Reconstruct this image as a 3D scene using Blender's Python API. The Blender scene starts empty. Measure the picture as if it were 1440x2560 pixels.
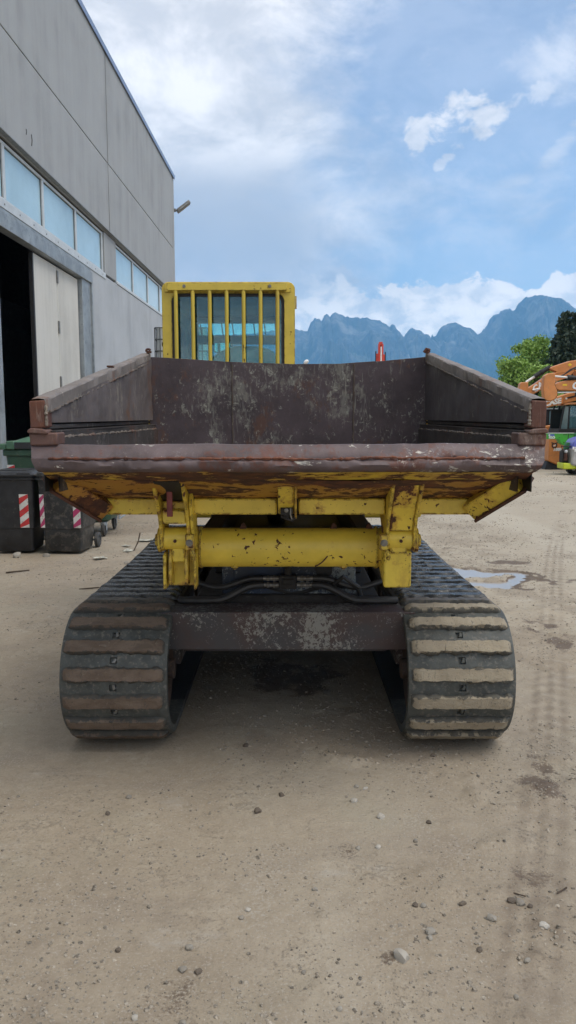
import bpy, bmesh, math, random
import numpy as np
from mathutils import Vector, Matrix

R = math.radians
random.seed(7)
SC = bpy.context.scene
COL = SC.collection

# ------------------------------------------------------------------ camera
cam_d = bpy.data.cameras.new('camera')
cam_d.sensor_fit = 'VERTICAL'
cam_d.sensor_height = 36.0
cam_d.lens = 27.08
cam_d.clip_start = 0.05
cam_d.clip_end = 40000
cam = bpy.data.objects.new('camera', cam_d)
cam.location = (0, 0, 1.72)
cam.rotation_euler = (R(90 - 7.1), 0, 0)
COL.objects.link(cam)
SC.camera = cam

# ------------------------------------------------------------------ light and exposure
SUN_EL, SUN_AZ = 63.0, 118.0          # azimuth clockwise from +Y: behind the camera, to its right
SKY_STRENGTH = 0.092
CLOUD = 0.60                          # brightness of a fully lit cloud
sd = bpy.data.lights.new('sun', 'SUN')
sd.energy = 1.2
sd.angle = R(34)
sd.color = (1.0, 0.95, 0.87)
sun = bpy.data.objects.new('sun', sd)
sv = Vector((math.sin(R(SUN_AZ)) * math.cos(R(SUN_EL)), math.cos(R(SUN_AZ)) * math.cos(R(SUN_EL)), math.sin(R(SUN_EL))))
sun.rotation_euler = sv.to_track_quat('Z', 'Y').to_euler()
sun.location = sv * 60
COL.objects.link(sun)
SC.view_settings.view_transform = 'Standard'
SC.view_settings.look = 'None'
SC.view_settings.exposure = 0.95
SC.view_settings.gamma = 1.0
SC.cycles.volume_bounces = 2
SC.view_settings.use_curve_mapping = False


# ------------------------------------------------------------------ node helper
class NT:
    def __init__(s, tree):
        s.t = tree
        s.N = tree.nodes
        s.L = tree.links

    def n(s, typ, ins=None, **props):
        nd = s.N.new(typ)
        for k, v in props.items():
            setattr(nd, k, v)
        for k, v in (ins or {}).items():
            s.put(nd.inputs[k], v)
        return nd

    def put(s, sock, v):
        if isinstance(v, bpy.types.NodeSocket):
            s.L.new(v, sock)
        else:
            if sock.type == 'RGBA' and hasattr(v, '__len__') and len(v) == 3:
                v = (*v, 1)
            sock.default_value = v

    def m(s, op, a, b=0.0, c=None, clamp=False):
        nd = s.n('ShaderNodeMath', operation=op, use_clamp=clamp)
        s.put(nd.inputs[0], a)
        s.put(nd.inputs[1], b)
        if c is not None:
            s.put(nd.inputs[2], c)
        return nd.outputs[0]

    def step(s, v, lo, hi, a=0.0, b=1.0):
        nd = s.n('ShaderNodeMapRange', interpolation_type='SMOOTHSTEP')
        for i, x in enumerate((v, lo, hi, a, b)):
            s.put(nd.inputs[i], x)
        return nd.outputs[0]

    def mix(s, f, a, b):
        nd = s.n('ShaderNodeMix', data_type='RGBA')
        s.put(nd.inputs[0], f)
        s.put(nd.inputs[6], a)
        s.put(nd.inputs[7], b)
        return nd.outputs[2]

    def noise(s, vec, scale, detail=6, rough=.6, dist=0.0, col=False):
        nd = s.n('ShaderNodeTexNoise', {'Vector': vec, 'Scale': scale, 'Detail': detail, 'Roughness': rough, 'Distortion': dist})
        return nd.outputs['Color' if col else 'Fac']

    def voro(s, vec, scale, out='Distance', feature='F1'):
        nd = s.n('ShaderNodeTexVoronoi', {'Vector': vec, 'Scale': scale}, feature=feature)
        return nd.outputs[out]

    def ramp(s, f, stops):
        nd = s.n('ShaderNodeValToRGB', {'Fac': f})
        cr = nd.color_ramp
        while len(cr.elements) < len(stops):
            cr.elements.new(.5)
        for e, (p, c) in zip(cr.elements, stops):
            e.position = p
            e.color = (*c, 1)
        return nd.outputs[0]

    def scl(s, vec, sc, loc=(0, 0, 0)):
        nd = s.n('ShaderNodeMapping', {'Vector': vec, 'Scale': sc, 'Location': loc})
        return nd.outputs[0]


class MT(NT):
    def __init__(s, name, rough=.6, metal=0.0, spec=.5):
        s.mat = bpy.data.materials.new(name)
        s.mat.use_nodes = True
        super().__init__(s.mat.node_tree)
        s.b = s.N['Principled BSDF']
        s.b.inputs['Roughness'].default_value = rough
        s.b.inputs['Metallic'].default_value = metal
        s.b.inputs['Specular IOR Level'].default_value = spec
        s._p = None

    def P(s, sc=None):
        if s._p is None:
            s._p = s.n('ShaderNodeTexCoord').outputs['Object']
        return s._p if sc is None else s.scl(s._p, sc)

    def col(s, v): s.put(s.b.inputs['Base Color'], v)
    def rough(s, v): s.put(s.b.inputs['Roughness'], v)

    def bump(s, h, strength=.3, dist=.01):
        nd = s.n('ShaderNodeBump', {'Height': h, 'Strength': strength, 'Distance': dist})
        s.L.new(nd.outputs[0], s.b.inputs['Normal'])

    def edge(s, rad=.008):
        bv = s.n('ShaderNodeBevel', {'Radius': rad}, samples=4)
        g = s.n('ShaderNodeNewGeometry')
        d = s.n('ShaderNodeVectorMath', operation='DOT_PRODUCT')
        s.L.new(bv.outputs[0], d.inputs[0])
        s.L.new(g.outputs['Normal'], d.inputs[1])
        return s.m('SUBTRACT', 1.0, d.outputs['Value'])

    def rnd(s):
        return s.n('ShaderNodeObjectInfo').outputs['Random']


# ------------------------------------------------------------------ world: sky with clouds
wd = bpy.data.worlds.new('World')
SC.world = wd
wd.use_nodes = True
w = NT(wd.node_tree)
bg = w.N['Background']
bg.inputs['Strength'].default_value = SKY_STRENGTH
sky = w.n('ShaderNodeTexSky', sky_type='NISHITA', sun_disc=False, sun_elevation=R(SUN_EL), sun_rotation=R(SUN_AZ),
          altitude=400, air_density=1.0, dust_density=0.6, ozone_density=1.2)
tc = w.n('ShaderNodeTexCoord').outputs['Generated']
sx = w.n('ShaderNodeSeparateXYZ', {0: tc})
X, Y, Z = sx.outputs
az = w.m('MULTIPLY', w.m('ARCTAN2', X, Y), 57.29578)
el = w.m('MULTIPLY', w.m('ARCSINE', Z), 57.29578)
zz = w.m('ADD', w.m('MAXIMUM', Z, 0.0), .16)
pl = w.n('ShaderNodeCombineXYZ', {0: w.m('DIVIDE', X, zz), 1: w.m('DIVIDE', Y, zz), 2: 0.0}).outputs[0]
ae = w.n('ShaderNodeCombineXYZ', {0: az, 1: el, 2: 0.0}).outputs[0]
n_big = w.noise(w.scl(pl, (.75, 1.0, 1), (3.1, 1.7, 0)), 1.0, 8, .58, .35)
n_ae = w.noise(w.scl(ae, (.075, .13, 1), (2.2, .4, 0)), 1.0, 9, .62, .3)
n_fine = w.noise(w.scl(ae, (.17, .26, 1), (1.0, 5.0, 0)), 1.0, 9, .64, .4)
# a clearer part of the sky to the right of the view, cloudier everywhere else
clear = w.m('MULTIPLY', w.step(az, -6.0, 13.0), w.step(az, 95.0, 45.0))
veil = w.m('ADD', w.m('MULTIPLY', n_big, .35), w.m('MULTIPLY', n_ae, .55))
veil = w.m('ADD', veil, w.m('MULTIPLY', n_fine, .25))
veil = w.m('ADD', veil, w.m('SUBTRACT', .22, w.m('MULTIPLY', clear, .38)))
cov = w.m('MAXIMUM', w.m('MULTIPLY', w.step(veil, .30, .74), .98), .24)
n_puff = w.noise(w.scl(ae, (.42, .6, 1), (4.0, 1.0, 0)), 1.0, 8, .62, .3)
n_bank = w.noise(w.scl(ae, (.10, .05, 1), (5.6, 5.0, 0)), 1.0, 4, .5, .1)
# cumulus bank along the horizon
lim = w.m('ADD', 10.2, w.m('ADD', w.m('MULTIPLY', w.m('SUBTRACT', n_bank, .5), 13.0), w.m('MULTIPLY', w.m('SUBTRACT', n_puff, .5), 4.5)))
bank = w.step(w.m('SUBTRACT', lim, el), -.2, .35)
cov = w.m('MAXIMUM', cov, w.m('MULTIPLY', bank, .96))


n_str = w.noise(w.n('ShaderNodeMapping', {'Vector': ae, 'Rotation': (0, 0, R(-28)), 'Scale': (.16, .75, 1)}).outputs[0], 1.0, 8, .62, .4)


def blob(a, e, ra, re, tilt, gain, soft, nz, amp=4.2):
    da = w.m('SUBTRACT', az, a)
    de = w.m('SUBTRACT', w.m('SUBTRACT', el, e), w.m('MULTIPLY', da, tilt))
    q = w.m('ADD', w.m('POWER', w.m('ABSOLUTE', w.m('DIVIDE', da, ra)), 2.0), w.m('POWER', w.m('ABSOLUTE', w.m('DIVIDE', de, re)), 2.0))
    v = w.m('ADD', w.m('SUBTRACT', 1.0, q), w.m('MULTIPLY', w.m('SUBTRACT', nz, .5), amp))
    return w.m('MULTIPLY', w.step(v, 0.0, soft * .8), gain)


for bl in ((12.6, 19.6, 5.0, 1.7, .13, .90, 1.5, n_puff, 5.2), (9.0, 18.4, 1.3, 1.2, .5, .85, 1.0, n_puff), (16.2, 20.4, 2.6, .8, .2, .6, 1.2, n_puff),
           (10.9, 17.0, .8, .55, .2, .7, 1.0, n_puff), (18.6, 17.3, 2.6, 1.3, .85, .72, 1.8, n_str, 2.2), (15.2, 15.2, 3.8, 1.2, .22, .62, 1.8, n_str, 2.2),
           (3.4, 9.5, 3.3, 1.35, -.12, .95, .9, n_puff), (18.8, 24.8, 2.8, .5, .3, .5, 2.4, n_str), (7.0, 22.2, 2.6, .6, .35, .4, 2.6, n_str)):
    cov = w.m('MAXIMUM', cov, blob(*bl))
n_sh = w.noise(w.scl(ae, (.06, .14, 1), (7.3, 2.1, 0)), 1.0, 8, .60, .3)
grey = blob(-4.2, 13.0, 7.6, 3.4, -.05, .8, 1.5, n_fine)
cov = w.m('MAXIMUM', cov, grey)
shade = w.step(w.m('ADD', w.m('MULTIPLY', n_sh, .6), w.m('MULTIPLY', n_fine, .4)), .39, .60)
dark_l = w.m('MULTIPLY', w.m('MULTIPLY', w.step(az, 4.0, -1.0), w.step(el, 6.0, 9.5)), w.step(el, 19.0, 15.5))
shade = w.m('MULTIPLY', shade, w.m('SUBTRACT', 1.0, w.m('MULTIPLY', dark_l, .8)))
shade = w.m('ADD', w.m('MULTIPLY', shade, .75), w.m('MULTIPLY', w.step(el, 12.0, 24.0), .35), clamp=True)
shade = w.m('MULTIPLY', shade, w.m('SUBTRACT', 1.0, w.m('MULTIPLY', grey, .7)))
k = CLOUD / SKY_STRENGTH
ccol = w.mix(shade, (.50 * k, .515 * k, .56 * k), (1.12 * k, 1.08 * k, 1.06 * k))
warm = w.m('MULTIPLY', w.m('MULTIPLY', bank, w.step(el, 12.0, 5.0)), w.m('SUBTRACT', 1.0, w.m('MULTIPLY', dark_l, .6)))
ccol = w.mix(w.m('MULTIPLY', warm, .75), ccol, w.mix(w.step(n_puff, .36, .60), (1.25 * k, 1.16 * k, 1.05 * k), (2.5 * k, 2.15 * k, 1.72 * k)))
skc = sky.outputs[0]
w.put(bg.inputs['Color'], w.mix(cov, skc, ccol))


# ------------------------------------------------------------------ mesh helper
class MB:
    def __init__(s, off=(0, 0, 0)):
        s.v, s.f, s.off = [], [], Vector(off)

    def add(s, vs, fs):
        n = len(s.v)
        s.v += [tuple(v) for v in vs]
        s.f += [tuple(i + n for i in f) for f in fs]
        return s

    def box(s, c, d, M=None):
        c = Vector(c)
        vs = []
        for x, y, z in ((-1, -1, -1), (1, -1, -1), (1, 1, -1), (-1, 1, -1), (-1, -1, 1), (1, -1, 1), (1, 1, 1), (-1, 1, 1)):
            p = Vector((x * d[0] / 2, y * d[1] / 2, z * d[2] / 2))
            vs.append(c + (M @ p if M is not None else p))
        return s.add(vs, [(0, 3, 2, 1), (4, 5, 6, 7), (0, 1, 5, 4), (1, 2, 6, 5), (2, 3, 7, 6), (3, 0, 4, 7)])

    def bb(s, a, b):
        return s.box([(p + q) / 2 for p, q in zip(a, b)], [abs(q - p) for p, q in zip(a, b)])

    def beam(s, p0, p1, wx, h, up=(0, 0, 1)):
        p0, p1 = Vector(p0), Vector(p1)
        d = p1 - p0
        y = d.normalized()
        x = y.cross(Vector(up)).normalized()
        z = x.cross(y)
        return s.box((p0 + p1) / 2, (wx, d.length, h), Matrix((x, y, z)).transposed())

    def prism(s, poly, axis, a, b):
        n = len(poly)

        def mk(u, v, t):
            return {'x': (t, u, v), 'y': (u, t, v), 'z': (u, v, t)}[axis]
        vs = [mk(u, v, a) for u, v in poly] + [mk(u, v, b) for u, v in poly]
        fs = [tuple(range(n)), tuple(range(2 * n - 1, n - 1, -1))] + [(i, (i + 1) % n, n + (i + 1) % n, n + i) for i in range(n)]
        return s.add(vs, fs)

    def cyl(s, p0, p1, r0, r1=None, n=20, caps=True):
        r1 = r0 if r1 is None else r1
        p0, p1 = Vector(p0), Vector(p1)
        d = (p1 - p0).normalized()
        a = d.orthogonal().normalized()
        b = d.cross(a)
        vs = []
        for p, r in ((p0, r0), (p1, r1)):
            for i in range(n):
                t = 2 * math.pi * i / n
                vs.append(p + a * (r * math.cos(t)) + b * (r * math.sin(t)))
        fs = [(i, (i + 1) % n, n + (i + 1) % n, n + i) for i in range(n)]
        if caps:
            fs += [tuple(range(n - 1, -1, -1)), tuple(range(n, 2 * n))]
        return s.add(vs, fs)

    def tube(s, pts, r, n=8, jit=0.0):
        pts = [Vector(p) for p in pts]
        vs, fs = [], []
        a = None
        for i, p in enumerate(pts):
            d = (pts[min(i + 1, len(pts) - 1)] - pts[max(i - 1, 0)]).normalized()
            a = d.orthogonal().normalized() if a is None else (a - d * a.dot(d)).normalized()
            b = d.cross(a)
            rr = r * (1 + random.uniform(-jit, jit))
            for j in range(n):
                t = 2 * math.pi * j / n
                vs.append(p + a * (rr * math.cos(t)) + b * (rr * math.sin(t)))
        for i in range(len(pts) - 1):
            for j in range(n):
                fs.append((i * n + j, i * n + (j + 1) % n, (i + 1) * n + (j + 1) % n, (i + 1) * n + j))
        fs += [tuple(range(n - 1, -1, -1)), tuple(range((len(pts) - 1) * n, len(pts) * n))]
        return s.add(vs, fs)

    def lathe(s, c, axis, prof, n=28):
        """prof: (distance along axis, radius)"""
        c, d = Vector(c), Vector(axis).normalized()
        a = d.orthogonal().normalized()
        b = d.cross(a)
        vs, fs = [], []
        for h, r in prof:
            for j in range(n):
                t = 2 * math.pi * j / n
                vs.append(c + d * h + a * (r * math.cos(t)) + b * (r * math.sin(t)))
        for i in range(len(prof) - 1):
            for j in range(n):
                fs.append((i * n + j, i * n + (j + 1) % n, (i + 1) * n + (j + 1) % n, (i + 1) * n + j))
        fs += [tuple(range(n - 1, -1, -1)), tuple(range((len(prof) - 1) * n, len(prof) * n))]
        return s.add(vs, fs)

    def loft(s, rings):
        n = len(rings[0])
        vs = [p for r in rings for p in r]
        fs = []
        for i in range(len(rings) - 1):
            for j in range(n):
                fs.append((i * n + j, i * n + (j + 1) % n, (i + 1) * n + (j + 1) % n, (i + 1) * n + j))
        fs += [tuple(range(n - 1, -1, -1)), tuple(range((len(rings) - 1) * n, len(rings) * n))]
        return s.add(vs, fs)

    def grid(s, fn, nu, nv):
        vs = [fn(i / nu, j / nv) for i in range(nu + 1) for j in range(nv + 1)]
        fs = [(i * (nv + 1) + j, (i + 1) * (nv + 1) + j, (i + 1) * (nv + 1) + j + 1, i * (nv + 1) + j + 1) for i in range(nu) for j in range(nv)]
        return s.add(vs, fs)

    def mesh(s, name, smooth=35):
        me = bpy.data.meshes.new(name)
        me.from_pydata([Vector(v) - s.off for v in s.v], [], s.f)
        bm = bmesh.new()
        bm.from_mesh(me)
        bmesh.ops.recalc_face_normals(bm, faces=bm.faces[:])
        bm.to_mesh(me)
        bm.free()
        if smooth:
            me.polygons.foreach_set('use_smooth', [True] * len(me.polygons))
            me.set_sharp_from_angle(angle=R(smooth))
        return me

    def build(s, name, mat, parent=None, bevel=0.0, smooth=35, label=None):
        return link(name, s.mesh(name, smooth), mat, parent, bevel, label)


def link(name, me, mat, parent=None, bevel=0.0, label=None):
    if mat is not None and not me.materials:
        me.materials.append(mat.mat if isinstance(mat, NT) else mat)
    o = bpy.data.objects.new(name, me)
    COL.objects.link(o)
    if parent is not None:
        o.parent = parent
    if bevel:
        md = o.modifiers.new('bevel', 'BEVEL')
        md.width = bevel
        md.segments = 2
        md.limit_method = 'ANGLE'
        md.angle_limit = R(40)
    if label:
        o['label'] = label
    return o


def tag(o, label=None, cat=None, group=None, kind=None):
    for kk, vv in (('label', label), ('category', cat), ('group', group), ('kind', kind)):
        if vv:
            o[kk] = vv
    return o


def thing(name, label, cat, loc=(0, 0, 0), rz=0.0, group=None):
    o = bpy.data.objects.new(name, None)
    o.empty_display_size = .2
    COL.objects.link(o)
    o.location = loc
    o.rotation_euler = (0, 0, rz)
    return tag(o, label, cat, group)


def copy_tree(o, parent=None):
    c = o.copy()
    COL.objects.link(c)
    c.parent = parent
    for ch in [x for x in SC.objects if x.parent == o]:
        copy_tree(ch, c)
    return c


def letters(name, body, size, mat, parent, M, depth=.004, shear=0.0, bold=0.0, spacing=1.0):
    cu = bpy.data.curves.new(name, 'FONT')
    cu.body, cu.size, cu.extrude, cu.shear, cu.offset = body, size, depth, shear, bold
    cu.space_character = spacing
    cu.resolution_u = 3
    t = bpy.data.objects.new(name, cu)
    COL.objects.link(t)
    me = bpy.data.meshes.new_from_object(t.evaluated_get(bpy.context.evaluated_depsgraph_get()))
    bpy.data.objects.remove(t)
    me.transform(M)
    me.materials.clear()
    return link(name, me, mat, parent)


def rrect(x0, z0, x1, z1, r, n=5, corners=(1, 1, 1, 1)):
    """rounded rectangle outline, counter-clockwise from bottom left"""
    pts = []
    for (cx, cz, a0, on) in ((x0 + r, z0 + r, 180, corners[0]), (x1 - r, z0 + r, 270, corners[1]), (x1 - r, z1 - r, 0, corners[2]), (x0 + r, z1 - r, 90, corners[3])):
        if on:
            for i in range(n + 1):
                t = R(a0 + 90 * i / n)
                pts.append((cx + r * math.cos(t), cz + r * math.sin(t)))
        else:
            sx_, sz_ = {180: (-r, -r), 270: (r, -r), 0: (r, r), 90: (-r, r)}[a0]
            pts += [(cx + sx_, cz + sz_)] * (n + 1)
    return pts


# value noise for shapes
_rs = np.random.RandomState(11)
_tab = _rs.rand(256, 256)


def vnoise(x, y, sc, seed=0):
    x = np.asarray(x) * sc + seed * 17.3
    y = np.asarray(y) * sc + seed * 9.7
    xi, yi = np.floor(x).astype(int), np.floor(y).astype(int)
    fx, fy = x - xi, y - yi
    fx, fy = fx * fx * (3 - 2 * fx), fy * fy * (3 - 2 * fy)
    t = lambda a, b: _tab[a & 255, b & 255]
    return (t(xi, yi) * (1 - fx) + t(xi + 1, yi) * fx) * (1 - fy) + (t(xi, yi + 1) * (1 - fx) + t(xi + 1, yi + 1) * fx) * fy - .5


def fbm(x, y, sc, seed=0, oct=4, g=.5):
    r, a = 0, 1.0
    for i in range(oct):
        r = r + a * vnoise(x, y, sc * 2 ** i, seed + i)
        a *= g
    return r


def sstep(v, lo, hi):
    t = np.clip((v - lo) / (hi - lo), 0, 1)
    return t * t * (3 - 2 * t)
# ------------------------------------------------------------------ materials
def plain(name, c, rough=.6, metal=0.0, var=.12, sc=9.0, bump=.0, dirt=None, dirt_amt=.3):
    t = MT(name, rough, metal)
    n1 = t.noise(t.P(), sc, 6, .62)
    lo, hi = [tuple(max(0, q * (1 - var * 2)) for q in c), tuple(min(1, q * (1 + var * 2)) for q in c)]
    cc = t.ramp(n1, [(.3, lo), (.7, hi)])
    if dirt:
        n2 = t.noise(t.P(), sc * 2.7, 8, .7)
        cc = t.mix(t.m('MULTIPLY', t.step(n2, .62 - dirt_amt * .3, .72 - dirt_amt * .2), .85), cc, dirt)
    t.col(cc)
    t.rough(t.m('ADD', rough - .08, t.m('MULTIPLY', n1, .16)))
    if bump:
        t.bump(t.noise(t.P(), sc * 5, 5, .6), bump, .01)
    return t


def yellow_paint(name, rust=.2, edge=.35, grime=.25, stretch=(1, 1, 1), base=(.71, .53, .062)):
    t = MT(name, .45)
    p = t.P(stretch)
    big = t.noise(p, 3.3, 8, .66, .3)
    mid = t.noise(p, 15, 8, .7, .2)
    chips = t.noise(p, 38, 4, .6, .6)
    v = t.m('ADD', t.m('MULTIPLY', big, .62), t.m('MULTIPLY', mid, .38))
    lo = .665 - rust * .25
    m1 = t.step(v, lo, lo + .022)
    m2 = t.step(t.m('ADD', t.m('MULTIPLY', chips, .7), t.m('MULTIPLY', t.noise(p, 4.5, 3, .5), .3)), .622 - rust * .05, .632 - rust * .05)
    mask = t.m('MAXIMUM', m1, m2)
    if edge:
        e = t.m('ADD', t.edge(.012), t.m('MULTIPLY', t.m('SUBTRACT', t.noise(p, 24, 6, .7), .5), 1.1))
        e = t.m('MULTIPLY', e, t.step(t.edge(.012), .004, .02))
        mask = t.m('MAXIMUM', mask, t.step(e, .20 - edge * .36, .23 - edge * .36))
    rc = t.ramp(t.noise(p, 21, 7, .7), [(.3, (.022, .011, .009)), (.48, (.06, .022, .012)), (.62, (.14, .05, .018)), (.8, (.25, .10, .03))])
    fade = t.ramp(t.noise(p, 5, 5, .6), [(.3, tuple(q * .8 for q in base)), (.7, tuple(min(1, q * 1.08) for q in base))])
    stain = t.step(t.noise(t.scl(p, (1, 1, .55)), 7, 6, .7), .66 - grime * .5, .86 - grime * .3)
    fade = t.mix(t.m('MULTIPLY', stain, .62), fade, (.33, .17, .03))
    halo = t.m('MULTIPLY', t.step(v, lo - .045, lo), .55)
    fade = t.mix(halo, fade, (.36, .16, .03))
    t.col(t.mix(mask, fade, rc))
    t.rough(t.step(mask, 0, 1, .42, .82))
    h = t.m('ADD', t.m('MULTIPLY', t.m('SUBTRACT', 1.0, mask), .6), t.m('MULTIPLY', mid, .5))
    t.bump(h, .45, .004)
    return t


def worn_steel(name, base, light, rust, l_amt=.3, r_amt=.3, stretch=(1, 1, .45), rough=.62, wht=None, orange=None):
    t = MT(name, rough, .15)
    p = t.P(stretch)
    a = t.noise(p, 2.2, 6, .6, .2)
    b = t.noise(p, 9, 9, .72, .5)
    c = t.noise(t.P((1, 1, .6)), 33, 6, .7, .4)
    cc = t.ramp(t.noise(t.P(), 4.1, 7, .68), [(.28, tuple(q * .55 for q in base)), (.5, base), (.75, tuple(q * 1.45 for q in base))])
    rm = t.step(t.m('ADD', t.m('MULTIPLY', t.noise(t.P((1, 1, .8)), 3.1, 8, .68), .7), t.m('MULTIPLY', c, .3)), .60 - r_amt * .25, .66 - r_amt * .2)
    cc = t.mix(t.m('MULTIPLY', rm, .8), cc, t.mix(c, tuple(q * .6 for q in rust), tuple(q * 1.5 for q in rust)))
    lm = t.m('ADD', t.m('MULTIPLY', a, .45), t.m('MULTIPLY', b, .40))
    lm = t.m('ADD', lm, t.m('MULTIPLY', c, .25))
    f1 = t.step(lm, .655 - l_amt * .24, .735 - l_amt * .24)
    cc = t.mix(t.m('MULTIPLY', f1, .42), cc, light)
    f2 = t.m('MULTIPLY', t.step(t.noise(t.P((1, 1, .7)), 34, 7, .74, .9), .56, .61), t.step(t.m('ADD', t.m('MULTIPLY', a, .3), t.m('MULTIPLY', b, .7)), .585 - l_amt * .33, .66 - l_amt * .33))
    cc = t.mix(t.m('MULTIPLY', f2, .75), cc, tuple(q * 1.15 for q in light))
    scr = t.noise(t.P((1.0, 1.0, .12)), 60, 4, .65, .6)
    cc = t.mix(t.m('MULTIPLY', t.m('MULTIPLY', t.step(scr, .57, .66), t.step(a, .40, .60)), .55), cc, light)
    if wht:
        wv = t.m('ADD', t.m('MULTIPLY', t.noise(t.P((-.8, 1, 1.6)), 13, 8, .72, .6), .7), t.m('MULTIPLY', a, .3))
        cc = t.mix(t.m('MULTIPLY', t.step(wv, wht, wht + .03), .9), cc, (.55, .53, .47))
    if orange:
        ov = t.noise(t.P((.6, 1, 1.2)), 6, 8, .72, .5)
        cc = t.mix(t.m('MULTIPLY', t.step(ov, orange, orange + .06), .85), cc, (.34, .15, .04))
    t.col(cc)
    t.rough(t.m('SUBTRACT', rough + .14, t.m('MULTIPLY', b, .22)))
    t.bump(t.m('ADD', t.m('MULTIPLY', b, .7), t.m('MULTIPLY', c, .5)), .5, .006)
    return t


M = {}
M['yellow'] = yellow_paint('yellow paint', .26, .42, .25)
M['yellow_tube'] = yellow_paint('yellow tube paint', .10, 0, .15)
M['yellow_worn'] = yellow_paint('worn yellow paint', .46, .44, .5)
M['yellow_lip'] = yellow_paint('rusted yellow lip paint', .62, 0, .6, (.5, 1, 1))
M['yellow_cab'] = yellow_paint('cab yellow paint', .0, .22, .0, base=(.66, .50, .065))
M['yellow_bar'] = yellow_paint('guard bar paint', .2, .0, .2, (1, 1, .4), base=(.60, .46, .06))
M['rust_yellow'] = yellow_paint('rusted yellow underside', .72, 0, .95, (.55, 1, 1.1), base=(.42, .215, .028))
M['bed_back'] = worn_steel('bed back steel', (.064, .047, .052), (.27, .27, .225), (.090, .042, .028), .37, .25, (1, 1, .75))
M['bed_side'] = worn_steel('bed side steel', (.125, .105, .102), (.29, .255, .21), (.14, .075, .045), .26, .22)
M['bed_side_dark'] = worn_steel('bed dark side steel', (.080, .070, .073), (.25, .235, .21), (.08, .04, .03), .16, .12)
M['bed_low'] = worn_steel('bed lower side steel', (.052, .045, .043), (.28, .26, .24), (.08, .04, .03), .2, .25, (.5, 1, 1.2))
M['rail'] = worn_steel('dusty rail steel', (.19, .165, .15), (.34, .30, .26), (.16, .09, .06), .3, .25, (1, .5, 1))
M['lip'] = worn_steel('lip steel', (.108, .080, .082), (.21, .175, .17), (.115, .046, .032), .16, .33, (.5, 1, 1.3), .55, .572)
M['post'] = worn_steel('rusted post steel', (.105, .046, .034), (.22, .15, .12), (.13, .05, .03), .12, .5, (1, 1, 1), .7)
M['post_low'] = worn_steel('rusted corner steel', (.125, .070, .058), (.26, .20, .17), (.14, .055, .03), .14, .4, (1, 1, 1), .6, .70, .60)
M['weld'] = worn_steel('weld bead', (.145, .12, .10), (.33, .30, .25), (.12, .06, .04), .3, .4, (1, 1, 1), .7)
M['weld_dark'] = worn_steel('dark weld bead', (.085, .065, .052), (.27, .25, .19), (.09, .045, .03), .3, .4, (1, 1, .5), .7)
M['weld_rust'] = worn_steel('rusted weld bead', (.10, .042, .030), (.30, .27, .24), (.17, .06, .03), .12, .6, (.6, 1, 1.4), .7, .69)
M['rust'] = plain('dark rust', (.075, .030, .018), .8, 0, .3, 18, .4)
M['frame_dark'] = worn_steel('cross member steel', (.040, .026, .027), (.22, .22, .20), (.060, .022, .018), .05, .25, (1, 1, 1), .75)


def flecked(name, base, base2, fl, amt):
    t = MT(name, .65)
    p = t.P()
    cc = t.mix(t.step(t.noise(p, 3.5, 5, .6), .4, .6), base, base2)
    area = t.noise(p, 2.6, 4, .6)
    fk = t.m('ADD', t.m('MULTIPLY', t.noise(t.P((1, 1, .9)), 58, 6, .72, .8), .62), t.m('MULTIPLY', area, .5))
    cc = t.mix(t.m('MULTIPLY', t.step(fk, amt - .02, amt + .02), .85), cc, fl)
    t.col(cc)
    t.bump(t.noise(p, 50, 5, .6), .3, .004)
    return t


M['frame_dark'] = flecked('flecked cross member', (.056, .036, .034), (.046, .043, .046), (.22, .22, .20), .60)
M['blue_dark'] = flecked('flaked dark blue block', (.016, .034, .075), (.030, .038, .055), (.22, .25, .25), .585)
M['black'] = plain('black steel', (.012, .012, .013), .6, 0, .2, 12, .2)
M['soot'] = plain('dark machine grime', (.022, .020, .019), .85, 0, .3, 14, .4, (.07, .06, .05), .2)
M['rubber'] = plain('dusty track rubber', (.062, .068, .064), .62, 0, .18, 14, .35, (.15, .14, .12), .38)
M['rubber_wet'] = plain('dark worn rubber', (.014, .015, .017), .55, 0, .3, 16, .5, (.06, .055, .05), .15)
M['hose'] = plain('hose rubber', (.022, .022, .023), .5, 0, .2, 20)
M['metal'] = plain('bare fitting metal', (.22, .21, .19), .45, .6, .2, 25)
M['steel_grey'] = plain('grey steel', (.20, .20, .19), .5, .5, .2, 15, 0, (.12, .07, .05), .25)


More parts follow.
